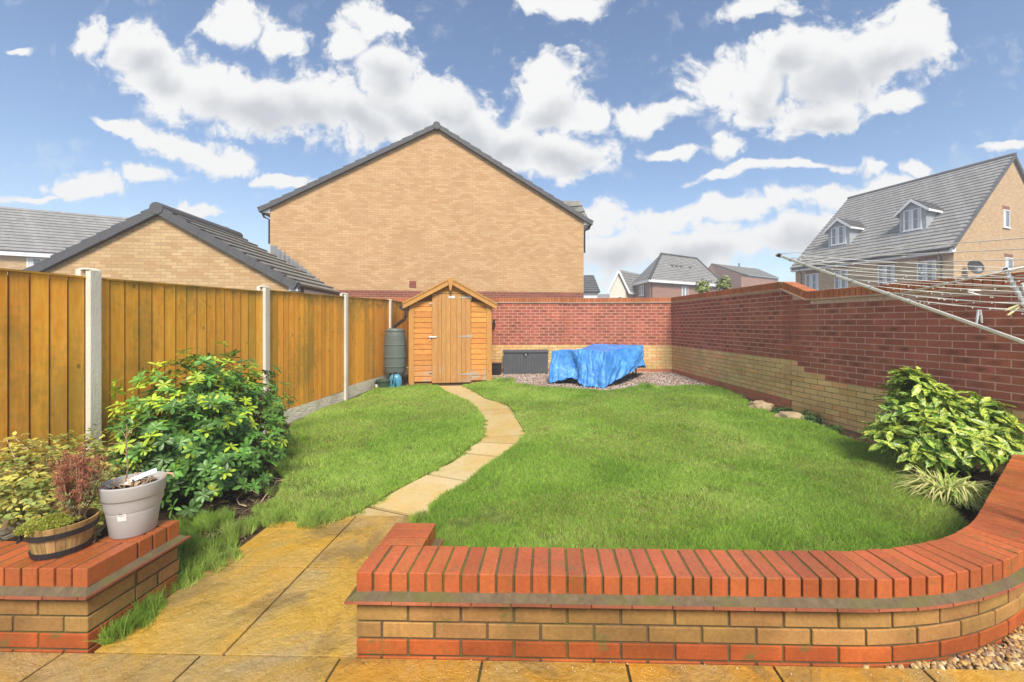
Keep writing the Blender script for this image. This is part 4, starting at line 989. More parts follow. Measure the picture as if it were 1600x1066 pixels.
mb = MB(); z_ = b.z; tiled(mb, (a.x, a.y-.2, z_-.95), (b.x+.3, b.y-.2, z_-.95), (b.x+.3, b.y+2, z_), (a.x, a.y+2, z_), 5, .05); tiled(mb, (b.x+.3, b.y+4.2, z_-.95), (a.x, a.y+4.2, z_-.95), (a.x, a.y+2, z_), (b.x+.3, b.y+2, z_), 5, .05); mb.build('roof', M['roof'], fg)

# ------------------------------------------------------------------ shed
cs0, cs1 = G(639.5, 601.5), W(767.5, 505, 8.78)
SD = (v2(cs1)-v2(cs0)); SW = SD.length; SD.normalize(); SN = Vector((SD.y, -SD.x)); zg = gz(8.6)
sh = empty('garden_shed', (cs0.x+SD.x*SW/2, cs0.y+SD.y*SW/2, zg), 'small orange brown wooden apex shed with closed boarded door at the end of the path', 'shed')
D3, N3 = Vector((SD.x, SD.y, 0)), Vector((SN.x, SN.y, 0))
def X(u_, z, o=0): return Vector((cs0.x, cs0.y, 0))+D3*u_+N3*o+Vector((0, 0, zg+z))
def sb(mb, u0, u1, z0, z1, o0, o1, c=(1, 1, 1, 1)): mb.obox(X(u0, z0, o0), D3*(u1-u0), N3*(o1-o0), (0, 0, z1-z0), c)
EZ, AZ, SDP = 1.70, 2.17, 2.0
gab = lambda u_: EZ+(AZ-EZ)*(1-abs(u_-SW/2)/(SW/2))
mb = MB()                                             # inner carcass
mb.prism([X(.03, .04, -.03), X(SW-.03, .04, -.03), X(SW-.03, EZ-.03, -.03), X(SW/2, AZ-.04, -.03), X(.03, EZ-.03, -.03)], N3*-SDP, (.5, .45, .4, 1))
DL, DR = .455, 1.265
k = 0; z = .05
while z < AZ-.1:                                       # shiplap boards either side of the door and over it
    h = .112
    for (u0, u1) in ((.10, DL), (DR, SW-.10)):
        top = min(z+h, gab(u0 if u0 < SW/2 else u1)-.02)
        if z > DOORTOP if False else z > 1.93: continue
        if top-z < .03: continue
        c = jitter((1, 1, 1), .12)
        a_, b_ = u0, u1
        if z+h > EZ:                                   # shorten to the rake
            mlim = (z+h-EZ)/(AZ-EZ)*SW/2
            if u0 < SW/2: a_ = max(u0, mlim)
            else: b_ = min(u1, SW-mlim)
            if b_-a_ < .05: continue
        vs = [X(a_, z, .0), X(b_, z, .0), X(b_, z+.012, .016), X(a_, z+.012, .016), X(b_, z+h-.012, .012), X(a_, z+h-.012, .012), X(b_, z+h, .0), X(a_, z+h, .0)]
        mb.add(vs, [(0, 1, 2, 3), (3, 2, 4, 5), (5, 4, 6, 7), (1, 6, 4, 2), (0, 3, 5, 7), (0, 7, 6, 1)], c)
    z += h
for zz_ in (1.935, ):
    mlim = (zz_-EZ)/(AZ-EZ)*SW/2
    mb.prism([X(mlim, zz_, .0), X(SW-mlim, zz_, .0), X(SW/2, AZ-.02, .0)], N3*.014, jitter((.95, .9, .9), .03))
# side and back boards
for u_, sg_ in ((0, -1), (SW, 1)):
    z = .05
    while z < EZ-.02:
        mb.obox(X(u_-.0, z, -.0), -N3*SDP, D3*sg_*.014, (0, 0, .104), jitter((1, 1, 1), .1)); z += .112
sw = mb.build('cladding', M['shed'], sh)
for u0, w_ in ((-.005, .105), (SW-.10, .105)):
    mb = MB(); zt_ = gab(u0+w_/2); mb.prism([X(u0, .0, .018), X(u0+w_, .0, .018), X(u0+w_, gab(u0+w_)-.02, .018), X(u0, gab(u0)-.04, .018)], N3*.02)
    mb.build('corner_trim', M['shed_trim'], sh, bevel=.003)
mb = MB(); nb = 7; pw_ = (DR-DL-.01)/nb; wd7 = [0]
edges = [DL+.004, DL+.125, DL+.20, DL+.29, DL+.385, DL+.515, DL+.61, DL+.70, DR-.006]
for a_, b_ in zip(edges, edges[1:]): sb(mb, a_+.0022, b_-.0022, .025, 1.895, .012, .032, jitter((1.02, 1, .98), .09))
door = mb.build('door', M['shed_v'], sh, bevel=.002)
mb = MB(); sb(mb, DL, DR, .02, 1.90, -.01, .006, (.3, .25, .2, 1)); mb.build('door_backing', M['shed_v'], door)
mb = MB(); sb(mb, DL-.02, DR+.02, 1.905, 1.93, .0, .035); mb.build('door_head', M['shed_trim'], sh)
for zh in (1.82, 1.00, .20):                            # tee hinges
    mb = MB(); zc_ = zh
    mb.prism([X(DR-.27, zc_-.006, .033), X(DR-.015, zc_-.018, .033), X(DR-.015, zc_+.018, .033), X(DR-.27, zc_+.006, .033)], N3*.004)
    sb(mb, DR-.012, DR+.006, zc_-.055, zc_+.055, .018, .036); mb.tube([X(DR-.014, zc_-.02, .036), X(DR-.014, zc_+.02, .036)], .006, 8)
    mb.build('hinge', M['galv'], door)
mb = MB(); sb(mb, DL-.07, DL+.02, .975, 1.01, .018, .03); sb(mb, DL+.02, DL+.12, .98, 1.005, .033, .04); mb.tube([X(DL-.05, .985, .045), X(DL+.09, .985, .045)], .009, 8); mb.tube([X(DL-.035, .965, .05), X(DL-.04, .93, .055), X(DL-.02, .93, .055), X(DL-.025, .965, .05)], .006, 6)
mb.build('bolt', M['galv'], door)
for zz_ in (1.68, .25):
    mb = MB(); sb(mb, DL-.05, DL+.02, zz_-.012, zz_+.012, .02, .034); mb.build('turn_button', M['galv'], door)
mb = MB(); sb(mb, DL+.34, DL+.47, 1.80, 1.85, .033, .037); mb.build('name_plate', M['paper'], door, bevel=.002)
mb = MB()
for q_ in range(7): sb(mb, DL+.355+q_*.014, DL+.362+q_*.014, 1.818, 1.832, .0372, .0382)
# roof
ovs = .10; slS = (AZ-EZ)/(SW/2); mb = MB()
for s_ in (-1, 1):
    ue = -ovs if s_ < 0 else SW+ovs
    mb.prism([X(ue, EZ-slS*ovs+.02, .10), X(SW/2, AZ+.02, .10), X(SW/2, AZ+.04, .10), X(ue, EZ-slS*ovs+.04, .10)], -N3*(SDP+.2))
M['felt'] = simple('roof_felt', (.06, .07, .06), .95, .2, 20, .6, 90)
srf = mb.build('roof', M['felt'], sh)
for s_ in (-1, 1):
    mb = MB(); ue = -ovs-.015 if s_ < 0 else SW+ovs+.015; ze_ = EZ-slS*ovs
    mb.prism([X(ue, ze_-.08, .10), X(SW/2, AZ-.08, .10), X(SW/2, AZ+.05, .10), X(ue, ze_+.05, .10)], N3*.02, jitter((1, 1, 1), .05)); mb.build('bargeboard', M['shed_trim'], sh, bevel=.003)
    mb = MB(); mb.prism([X(ue, ze_+.02, .1205), X(SW/2, AZ+.02, .1205), X(SW/2, AZ+.055, .1205), X(ue, ze_+.055, .1205)], N3*.012, (.92, .92, .9, 1)); mb.build('bargeboard_strip', M['shed_trim'], sh)
mb = MB(); mb.prism([X(SW/2-.055, AZ-.01, .134), X(SW/2-.018, AZ-.20, .134), X(SW/2, AZ-.235, .134), X(SW/2+.018, AZ-.20, .134), X(SW/2+.055, AZ-.01, .134), X(SW/2, AZ+.055, .134)], N3*.018); mb.build('finial', M['shed_trim'], sh, bevel=.003)
mb = MB(); zgt = EZ-slS*ovs-.045
mb.tube([X(-.13, zgt, .12), X(-.13, zgt-.0, -SDP)], .05, 10); mb.build('gutter', M['brown_pl'], sh)
mb = MB(); mb.tube([X(-.055, zgt+.03, .06), X(-.055, zgt-.04, .06)], .05, 12); wbT = Vector((W(618, 513, 8.55).x, W(618, 513, 8.55).y, 0))
dtop = W(618, 513, 8.55)
mb.tube([X(-.055, zgt, .06), X(-.055, zgt-.17, .06), X(-.09, zgt-.24, .05), W(617, 510, 8.5)+Vector((0, 0, .0)), W(615, 514, 8.5)], .034, 10); mb.build('downpipe', M['brown_pl'], sh)
# sill strip below the shed
mb = MB(); sb(mb, .02, SW-.02, -.1, .03, -SDP, -.01, (.5, .5, .5, 1)); mb.build('floor_bearer', M['shed_trim'], sh)

# ------------------------------------------------------------------ water butt
wc = W(617.5, 505, 8.5); zb_ = gz(8.5)
wbt = empty('water_butt', (wc.x, wc.y, zb_), 'tall grey green ribbed water butt between the fence and the shed', 'water butt')
c0 = Vector((wc.x, wc.y, zb_)); Hh = 8.5/640
def zpx(y): return CAMZ-(y-505)*Hh-zb_
pr = [(590, .155), (586, .175), (581, .200), (573, .214), (572.5, .222), (571.5, .222), (571, .214), (558.5, .218), (558, .227), (557, .227), (556.5, .219), (539.5, .217), (539, .225), (538, .225), (537.5, .216), (530.5, .212), (530, .216), (529.5, .208), (524, .203), (519, .190), (518.5, .19)]
mb = MB(); mb.lathe([(r, zpx(y)) for y, r in pr], c0, 36); mb.build('barrel', M['butt'], wbt, smooth=False)
mb = MB(); mb.lathe([(.182, zpx(518.4)), (.190, zpx(518)), (.190, zpx(516.2)), (.17, zpx(514)), (.12, zpx(513.2)), (.05, zpx(513))], c0, 32); mb.build('lid', M['butt'], wbt)
mb = MB(); mb.lathe([(.205, .0), (.19, .03), (.165, .13), (.17, zpx(590)+.0)], c0, 20); mb.build('stand', M['black'], wbt)
mb = MB(); tp = c0+Vector((-.01, -.19, zpx(583))); mb.tube([tp+Vector((0, .04, 0)), tp+Vector((0, -.06, 0)), tp+Vector((0, -.07, -.04))], .016, 8); mb.box(tp.x-.035, tp.x+.035, tp.y-.05, tp.y-.035, tp.z+.012, tp.z+.03); mb.build('tap', M['black'], wbt)
# blue watering can, green pot, dark pot
p = G(618, 607); jc = empty('watering_can', (p.x, p.y, p.z), 'light blue plastic watering can standing in front of the water butt', 'watering can')
mb = MB(); mb.lathe([(.98*.112, 0), (.12, .02), (.122, .17), (.112, .22), (.085, .262), (.045, .285), (.02, .29)], p, 26, 1, .72); mb.build('body', M['blue'], jc, smooth=True)
mb = MB(); mb.tube([p+Vector((-.005, -.02, .28)), p+Vector((-.01, -.06, .30)), p+Vector((.0, -.11, .25)), p+Vector((-.01, -.115, .16)), p+Vector((-.02, -.085, .10))], .011, 8); mb.build('handle', M['black'], jc, smooth=True)
mb = MB(); mb.tube([p+Vector((.03, -.07, .05)), p+Vector((.035, -.115, .16)), p+Vector((.04, -.13, .27))], [.022, .016, .013], 10); mb.build('spout', M['blue'], jc, smooth=True)
mb = MB(); mb.lathe([(.036, .28), (.036, .315), (.02, .32)], p, 14); mb.build('cap', M['black'], jc)
p = G(600, 607.5); gp = empty('green_planter', (p.x, p.y, p.z), 'low round dark green plastic pot beside the blue watering can', 'pot')
mb = MB(); mb.lathe([(.10, 0), (.128, .15), (.142, .152), (.142, .178), (.128, .178), (.118, .12), (.0, .12)], p, 28, capt=False); mb.build('bowl', M['green_pl'], gp)
mb = MB(); mb.lathe([(.117, .121), (.08, .135), (.0, .14)], p, 16); mb.build('compost', M['soil'], gp)
p = G(590, 607); dj = empty('dark_jar', (p.x, p.y, p.z), 'small dark jar with a pale label at the left edge of the green pot', 'jar')
mb = MB(); mb.lathe([(.048, 0), (.055, .02), (.055, .12), (.035, .15), (.035, .17)], p, 18); mb.build('body', M['black'], dj); mb = MB(); mb.box(p.x-.02, p.x+.03, p.y-.058, p.y-.052, p.z+.03, p.z+.09); mb.build('label', M['paper'], dj)
p = G(637, 600) ; 
# ------------------------------------------------------------------ storage box
b0, b1 = W(785.5, 505, 9.95), W(857.5, 505, 10.02); bd = (v2(b1)-v2(b0)); BW = bd.length; bd.normalize(); bn = Vector((bd.y, -bd.x)); zb_ = gz(9.9)
sbx = empty('storage_box', ((b0.x+b1.x)/2, (b0.y+b1.y)/2, zb_), 'dark grey plastic garden storage box with closed lid against the far wall', 'storage box')
BX = lambda u_, z, o=0: Vector((b0.x+bd.x*u_+bn.x*o, b0.y+bd.y*u_+bn.y*o, zb_+z))
def bb_(mb, u0, u1, z0, z1, o0, o1): mb.obox(BX(u0, z0, o0), Vector((bd.x, bd.y, 0))*(u1-u0), Vector((bn.x, bn.y, 0))*(o1-o0), (0, 0, z1-z0))
mb = MB(); bb_(mb, .02, BW-.02, .0, .52, -.36, 0)
for k in range(16):
    u0 = .03+k*(BW-.06)/16; bb_(mb, u0+.004, u0+(BW-.06)/16-.004, .03, .50, 0, .010)
mb.build('body', M['box_grey'], sbx, bevel=.004)
mb = MB(); bb_(mb, 0, BW, .525, .56, -.37, .025); bb_(mb, 0, BW, .56, .585, -.34, -.01); mb.build('lid', M['box_grey'], sbx, bevel=.008)
mb = MB(); bb_(mb, BW/2-.06, BW/2+.06, .49, .535, .026, .034); mb.build('latch', M['black'], sbx); mb = MB(); bb_(mb, BW/2-.018, BW/2+.018, .46, .50, .035, .06); mb.build('padlock', M['galv'], sbx, bevel=.004)
p0, p1 = W(767, 505, 9.5), W(783, 505, 9.6); kb = empty('black_crate', ((p0.x+p1.x)/2, p0.y, gz(9.5)), 'small black plastic box between the shed and the storage box', 'box')
z0_ = gz(9.5)+.05
mb = MB(); mb.prism([(p0.x+.015, p0.y, z0_), (p1.x-.015, p0.y, z0_), (p1.x, p0.y-.01, z0_+.25), (p0.x, p0.y-.01, z0_+.25)], (0, .24, 0)); mb.build('tub', M['black'], kb, bevel=.01)
mb = MB(); mb.box(p0.x-.01, p1.x+.01, p0.y-.025, p0.y+.25, z0_+.25, z0_+.275); mb.build('lid', M['black'], kb, bevel=.006)
mb = MB(); mb.box(p0.x-.02, p1.x+.05, p0.y-.02, p0.y+.3, gz(9.5)-.02, gz(9.5)+.049); tag(mb.build('paving_stone', M['rock'], bevel=.01), 'buff stone slab lying under the small black plastic box', 'slab')

# ------------------------------------------------------------------ covered table
tA, tB, tC, tD, tE = W(863,549,8.75), W(946,549.5,8.25), W(1004,540,9.35), W(927,538,9.65), W(908,546,9.1)
tz = gz(8.8)
tb = empty('garden_table', ((tA.x+tC.x)/2, 8.9, tz), 'dark garden table hidden under the blue tarpaulin with only its right legs showing', 'table')
mb = MB(); mb.box(tA.x+.25, tB.x-.1, 8.75, 9.2, tz+.60, tz+.64); mb.build('tabletop', M['black'], tb)
for (x_, y_) in ((tA.x+.3, 8.85), (tC.x-.26, 9.2), (tA.x+.3, 9.15), (tC.x-.14, 9.45), (tC.x-.5, 9.3)):
    mb = MB(); mb.tube([(x_, y_, tz-.01), (x_, y_, tz+.62)], .018, 8); mb.build('leg', M['black'], tb)
from mathutils.geometry import tessellate_polygon
top = [tA, W(890,547.5,8.6), W(918,547.5,8.45), tB, W(975,545,8.8), tC, W(962,538.5,9.55), tD, W(915,543.5,9.35), tE, W(880,547,9.0)]
bot = [(W(860,600,8.55)), W(892,590,8.45), W(915,604,8.22), W(945,607,8.02), W(977,585,8.5), W(1003,572,9.1), W(1010,575,9.9), W(930,578,10.0), W(905,580,9.9), W(885,585,9.7), W(864,588,9.2)]
def smp(poly, t):                     # closed polyline sampled 0..n
    n = len(poly); i = int(math.floor(t)) % n; f = t-math.floor(t); f2 = f; return poly[i].lerp(poly[(i+1) % n], f2)
NC, NR = 330, 34; vs = []; fs = []
cen = (tA+tB+tC+tD)/4; cen.z = .86+.02
nt_ = len(top)
for r in range(NR+1):
    for c_ in range(NC):
        t = nt_*c_/NC; a = smp(top, t); b = smp(bot, t); q = r/NR
        p = a.lerp(b, q); 
        outw = Vector((p.x-cen.x, p.y-cen.y, 0)); outw.normalize()
        s_ = t
        belly = math.sin(math.pi*min(q*1.0, 1))*.04
        # converging folds towards the corners, stronger lower down
        w1 = mnoise.fractal(Vector((s_*2.6, q*1.1, 3.0)), .8, 2.1, 4); w2 = math.sin(s_*11+q*3+w1*3)*.5
        w3 = 1-4*abs(mnoise.noise(Vector((s_*5+q*2, q*4-s_*1.2, 9.0))))
        amp = .075*q**1.35
        rdg = 1-3.2*abs(mnoise.noise(Vector((s_*3.1+q*1.4, q*1.2, 5.0)))); p = p+outw*(belly*.5+amp*(w1*.8+w2*.25+rdg*.45)+.004*w3)
        # the deep tuck in the front-left panel
        if .3 < t < 2.2:
            dt = (t-.98)/.42; p = p-outw*(.15*math.exp(-dt*dt)*math.sin(math.pi*min(1, q**1.2*.9))); 
        if 3.0 <= t < 5.0:
            m_ = t-3.0; fold = math.exp(-((q-(1-abs(m_-1)))*4)**2); p = p+outw*(.05*fold-.02)
            p.z += .0
        gz_ = gz(p.y)+.012; p.z = max(p.z+.012*w3, gz_+.004*math.sin(c_))
        vs.append(p)
for r in range(NR):
    for c_ in range(NC): fs.append((r*NC+c_, r*NC+(c_+1) % NC, (r+1)*NC+(c_+1) % NC, (r+1)*NC+c_))
base = len(vs); RT = 9                # top surface rings to the middle, sagging and wrinkled
for r in range(1, RT):
    for c_ in range(NC):
        a = smp(top, nt_*c_/NC); q = r/RT; p = a.lerp(cen, q); w = mnoise.fractal(Vector((p.x*3, p.y*3, 1)), .8, 2.1, 4); p.z += -.02*math.sin(math.pi*q)+.008*w*math.sin(math.pi*q); vs.append(p)
vs.append(cen)
ring = lambda r, c_: (c_ % NC) if r == 0 else base+(r-1)*NC+(c_ % NC)
for r in range(RT-1):
    for c_ in range(NC): fs.append((ring(r, c_+1), ring(r, c_), ring(r+1, c_), ring(r+1, c_+1)))
for c_ in range(NC): fs.append((ring(RT-1, c_+1), ring(RT-1, c_), len(vs)-1))
mb = MB(); mb.add(vs, fs); tarp_ = tag(mb.build('tarpaulin', M['tarp'], smooth=True, solid=.003), 'crumpled bright blue tarpaulin draped over the table on the gravel', 'tarpaulin')
for q_, o_ in ((tA, Vector((0, -.02, .0))), (tB, Vector((.0, -.02, .0))), (tC, Vector((0, -.01, 0)))):
    mb = MB(); mb.lathe([(.008, .004), (.020, .006), (.020, .012), (.008, .012)], q_+o_, 12, capb=False, capt=False); mb.build('eyelet', M['white_pl'], tarp_)

# ------------------------------------------------------------------ beds, lawns, gravel
def sheet(name, pts, mat, dz, kind, skirt=0.0):
    vs = [Vector((p.x, p.y, gz(p.y)+dz)) for p in pts]; bm = bmesh.new(); bv = [bm.verts.new(v_) for v_ in vs]; f = bm.faces.new(bv)
    if f.normal.z < 0: f.normal_flip()
    bmesh.ops.triangulate(bm, faces=[f])
    if skirt:
        lo = [bm.verts.new(v_-Vector((0, 0, skirt))) for v_ in vs]
        for i in range(len(vs)): bm.faces.new((bv[i], bv[(i+1) % len(vs)], lo[(i+1) % len(vs)], lo[i]))
    bmesh.ops.recalc_face_normals(bm, faces=bm.faces)
    me = bpy.data.meshes.new(name); bm.to_mesh(me); bm.free(); me.materials.append(mat)
    o = bpy.data.objects.new(name, me); col.objects.link(o); return tag(o, kind=kind)
def dens_edge(P, step=.12, amp=.02, seed=0):
    out_ = []
    for a, b in zip(P, P[1:]+P[:1]):
        L = (b-a).length; n = max(1, int(L/step))
        for k in range(n):
            p = a.lerp(b, k/n); out_.append(p+Vector((mnoise.noise(Vector((p.x*9, p.y*9, seed)))*amp, mnoise.noise(Vector((p.x*9, p.y*9, seed+5)))*amp, 0)))
    return out_
gravel_far = [(740,590),(775,592),(798,600),(830,604),(880,609),(945,613),(1000,606),(1075,605),(1118,606),(1090,592),(1052,581),(885,579),(775,580),(755,582)]
GF = [G(*p) for p in gravel_far]
lawnL = [(684,604.5),(660,603),(640,605),(590,608),(565,620),(545,629),(500,643),(455,664),(452,690),(446,715),(430,735),(443,752),(436,775),(412,795),(408,812),(440,815),(485,818),(530,817),(556,805),(580,791),(600,779),(625,765),(674,739),(708,722),(726,707),(744,693),(757,684),(754,672),(758,659),(744,639),(730,628),(713,621),(695,612)]
lawnR = [(722,604),(739,611),(758,623),(775,628),(794,635),(805,646),(808,656),(815,668),(822,679),(809,694),(802,702.6),(787,714),(772,724),(750,739),(730,757),(695,776),(675,793),(664,811),(676,850)]
LL = [G(*p) for p in lawnL]
inner = []
for s_ in np.linspace(.26, L1-1.35, 22):
    q, t = f1(s_); nn = Vector((-t.y, t.x)); q = q+nn*.235; inner.append(Vector((q.x, q.y, 0)))
lawnR2 = [(1455,770),(1420,735),(1385,712),(1340,694),(1290,672),(1250,658),(1205,648),(1172,632),(1140,612),(1118,606),(1075,605),(1000,606),(945,613),(880,609),(830,604),(798,600),(778,594),(765,597),(745,600)]
LR = [G(*p) for p in lawnR]+[Vector((-.58, 2.0, 0))]+inner+[G(*p) for p in lawnR2]
sheet('lawn_base', dens_edge(LL, .1, .03, 1), M['turf'], .016, 'structure', .04)
sheet('lawn_base', dens_edge(LR, .1, .03, 2), M['turf'], .016, 'structure', .04)
sheet('gravel_bed', GF, M['gravel_base'], -.002, 'structure')
# ---- stones
def stones(name, poly, n, s0, s1, pal, zoff, label=None, seed=1, box=None, mask=None):
    rng = np.random.default_rng(seed)
    xs = [p.x for p in poly]; ys = [p.y for p in poly]
    x = rng.uniform(min(xs), max(xs), n*3); y = rng.uniform(min(ys), max(ys), n*3); k = inpoly(x, y, poly)
    if mask is not None: k &= mask(x, y)
    x, y = x[k][:n], y[k][:n]; m_ = len(x)
    bm = bmesh.new(); bmesh.ops.create_icosphere(bm, subdivisions=1, radius=1)
    tv = np.array([v_.co[:] for v_ in bm.verts]); tf = [tuple(v_.index for v_ in f.verts) for f in bm.faces]; bm.free()
    tv = tv*(1+rng.uniform(-.18, .18, tv.shape))
    sc = rng.uniform(s0, s1, m_)
    Rm_ = rotm(rng.uniform(0, 6.28, m_), rng.normal(0, .5, m_), rng.normal(0, .5, m_))
    Mm = Rm_*(np.stack([sc*rng.uniform(.8, 1.4, m_), sc*rng.uniform(.6, 1, m_), sc*rng.uniform(.35, .7, m_)], 1)[:, None, :])
    T_ = np.stack([x, y, np.array([gz(v_) for v_ in y])+zoff+rng.uniform(0, s0*.9, m_)], 1)
    pal = np.array(pal); C = pal[rng.integers(0, len(pal), m_)]*rng.uniform(.7, 1.25, (m_, 1)); C = np.concatenate([C, np.ones((m_, 1))], 1)
    return scatter(name, tv, tf, Mm, T_, C, M['gravel'])
tag(stones('far_gravel', GF, 16000, .009, .02, [(.40, .27, .22), (.30, .17, .14), (.5, .43, .37), (.22, .17, .15), (.42, .30, .22), (.55, .5, .45)], .004), kind='stuff')
nearP = [Vector((.9, YF-.02, 0)), Vector((4.2, YF-.02, 0)), Vector((4.2, 4.2, 0)), Vector((2.6, 4.0, 0))]
pO = [f1(s_)[0] for s_ in np.linspace(1.9, L1, 40)]
gn = [Vector((1.22, YF-.0, 0))]+[Vector((q.x, q.y, 0)) for q in pO]+[Vector((5.0, 3.3, 0)), Vector((5.0, YF, 0))]
sheet('gravel_bed', gn, M['gravel_base'], -.003, 'structure')
tag(stones('near_gravel', gn, 24000, .008, .019, [(.46, .28, .09), (.52, .38, .16), (.50, .40, .24), (.26, .15, .07), (.40, .23, .08), (.19, .11, .08), (.46, .32, .13)], .002, seed=4), kind='stuff')

gr = [Vector((-.8, YF-.06, 0)), Vector((1.6, YF-.06, 0)), Vector((1.6, YF-.004, 0)), Vector((-.8, YF-.004, 0))]
tag(stones('grit', gr, 130, .0015, .004, [(.6, .55, .45), (.4, .3, .18), (.25, .18, .1)], .009, seed=8), kind='stuff')
# ---- grass blades
def blades(x, y, z, h, w, lean, colr, seed=0):
    rng = np.random.default_rng(seed); n = len(x); yaw = rng.uniform(0, 6.283, n); la = rng.uniform(0, 6.283, n)
    dx, dy = np.cos(yaw)*w/2, np.sin(yaw)*w/2; lx, ly = np.cos(la)*lean*h, np.sin(la)*lean*h
    V = np.zeros((n, 5, 3)); zh = h*np.sqrt(np.clip(1-lean**2*.6, .2, 1))
    V[:, 0] = np.stack([x-dx, y-dy, z], 1); V[:, 1] = np.stack([x+dx, y+dy, z], 1)
    V[:, 2] = np.stack([x-dx*.8+lx*.35, y-dy*.8+ly*.35, z+zh*.55], 1); V[:, 3] = np.stack([x+dx*.8+lx*.35, y+dy*.8+ly*.35, z+zh*.55], 1)
    V[:, 4] = np.stack([x+lx, y+ly, z+zh], 1)
    b = (np.arange(n)*5)[:, None]
    return V.reshape(-1, 3), [b+np.array([[0, 1, 3, 2]]), b+np.array([[2, 3, 4]])], [colr, colr]
def gcol(x, y, seed, bright=1.0):
    rng = np.random.default_rng(seed); n = len(x)
    t = vnoise(x, y, 1.5, 3)*.55+vnoise(x, y, 5.5, 5)*.3+rng.uniform(0, 1, n)*.5-.08
    A_, B_, C_ = np.array([.17, .33, .04]), np.array([.39, .60, .085]), np.array([.64, .74, .23])
    t = np.clip(t, 0, 1.2)[:, None]
    c = np.where(t < .6, A_+(B_-A_)*t/.6, B_+(C_-B_)*(t-.6)/.6)*rng.uniform(.55, 1.35, (n, 1))
    yel = (rng.random(n) < .06+.16*(vnoise(x, y, 1.4, 8) > .62)); c[yel] = [.38, .33, .12]
    return np.concatenate([c*bright, np.ones((n, 1))], 1)
BARE = [(727,822,.10),(783,815,.09),(524,776,.13),(492,709,.17),(517,692,.14),(640,705,.12),(470,760,.15),(1000,800,.06),(1180,760,.07),(860,845,.07),(560,650,.12),(1090,720,.06),(480,735,.14),(950,700,.07),(452,700,.15)]
def lawn(poly, n, seed, bare=.80):
    rng = np.random.default_rng(seed); xs = [p.x for p in poly]; ys = [p.y for p in poly]
    X_, Y_ = [], []; tot = 0
    while tot < n:
        x = rng.uniform(min(xs)-.03, max(xs)+.03, n*2); y = rng.uniform(min(ys)-.03, max(ys), n*2)
        k = inpoly(x, y, poly) & (rng.random(len(x)) < np.clip((3.2/np.maximum(y, 1.5))**1.35, .12, 1))
        k &= rng.random(len(x)) < np.clip(1.6-1.9*np.clip(vnoise(x, y, 2.7, seed)*vnoise(x, y, 7, seed+2)*1.9-.35, 0, 1), .12, 1)
        X_.append(x[k]); Y_.append(y[k]); tot += k.sum()
    X2 = np.concatenate(X_); Y2 = np.concatenate(Y_); kk_ = np.ones(len(X2), bool)
    for (bx_, by_, br_) in BARE:
        q_ = G(bx_, by_); dd_ = np.hypot((X2-q_.x), (Y2-q_.y)*1.4); kk_ &= rng.random(len(X2)) > .97*np.exp(-(dd_/(br_*1.5))**4)
    X_, Y_ = [X2[kk_]], [Y2[kk_]]; n = min(n, int(kk_.sum()))
    x = np.concatenate(X_)[:n]; y = np.concatenate(Y_)[:n]
    hh = (.020+.030*vnoise(x, y, 1.8, seed+1)*1.0+.018*vnoise(x, y, 9, seed+4))*rng.uniform(.55, 1.25, n)
    w = .0034*np.clip(y/2.6, 1, 3.2)*rng.uniform(.8, 1.3, n)
    z = np.array([.022])*np.clip(y-1.7, 0, 10.3)+.010
    return blades(x, y, z, hh, w, rng.uniform(.15, .85, n), gcol(x, y, seed), seed)
DENS = 1.0
for poly, n, sd_, nm in ((LL, int(150000*DENS), 21, 'lawn_grass'), (LR, int(480000*DENS), 22, 'lawn_grass')):
    V_, F_, C_ = lawn(poly, n, sd_); tag(np_obj(nm, V_, F_, C_, M['grass']), kind='stuff')
# longer rough grass: lawn margins, the strip beside the left wall, tufts by the gravel
def tuft(cx, cy, r, n, h, seed, lean=.6, w=.0035, bright=.82):
    rng = np.random.default_rng(seed); a = rng.uniform(0, 6.283, n); rr = r*np.sqrt(rng.random(n)); x = cx+np.cos(a)*rr; y = cy+np.sin(a)*rr
    z = np.array([gz(v_) for v_ in y])-.004; return blades(x, y, z, h*rng.uniform(.5, 1.15, n), w*rng.uniform(.7, 1.2, n), rng.uniform(.1, lean+.3, n), gcol(x, y, seed, bright), seed)
def collect(name, parts, mat):
    Vs, F4, F3, C4, C3 = [], [], [], [], []; off = 0
    for V_, F_, C_ in parts:
        Vs.append(V_); F4.append(F_[0]+off); F3.append(F_[1]+off); C4.append(C_[0]); C3.append(C_[1]); off += len(V_)
    return np_obj(name, np.concatenate(Vs), [np.concatenate(F4), np.concatenate(F3)], [np.concatenate(C4), np.concatenate(C3)], mat)
tf_ = []; sdx = 100
rr_ = random.Random(5)
def along(P, n, r, h, k, jit=.05, **kw):
    global sdx
    for i in range(n):
        t = rr_.random()*(len(P)-1); j = int(t); p = P[j].lerp(P[j+1], t-j); sdx += 1
        tf_.append(tuft(p.x+rr_.uniform(-jit, jit), p.y+rr_.uniform(-jit, jit), r*rr_.uniform(.6, 1.3), k, h*rr_.uniform(.6, 1.2), sdx, **kw))
along([G(*p) for p in ((168,1012),(200,985),(240,945),(285,905),(325,888))], 24, .055, .10, 230)
along([G(*p) for p in ((280,880),(285,850),(295,835),(330,850),(335,880))], 7, .08, .10, 260, .07)
along([G(*p) for p in ((300,815),(340,810),(330,835))], 3, .09, .10, 420, .04)
for (a_, b_, r_, h_, n_) in ((375,832,.09,.10,700), (330,820,.10,.09,600), (415,800,.08,.08,380), (432,768,.08,.07,350), (300,870,.1,.11,500)):
    p = G(a_, b_); sdx += 1; tf_.append(tuft(p.x, p.y, r_, n_, h_, sdx))
along([G(*p) for p in ((408,812),(450,815),(490,817),(528,815))], 14, .07, .085, 260, .04)
along([G(*p) for p in ((440,740),(450,700),(452,670))], 9, .09, .06, 220, .06)
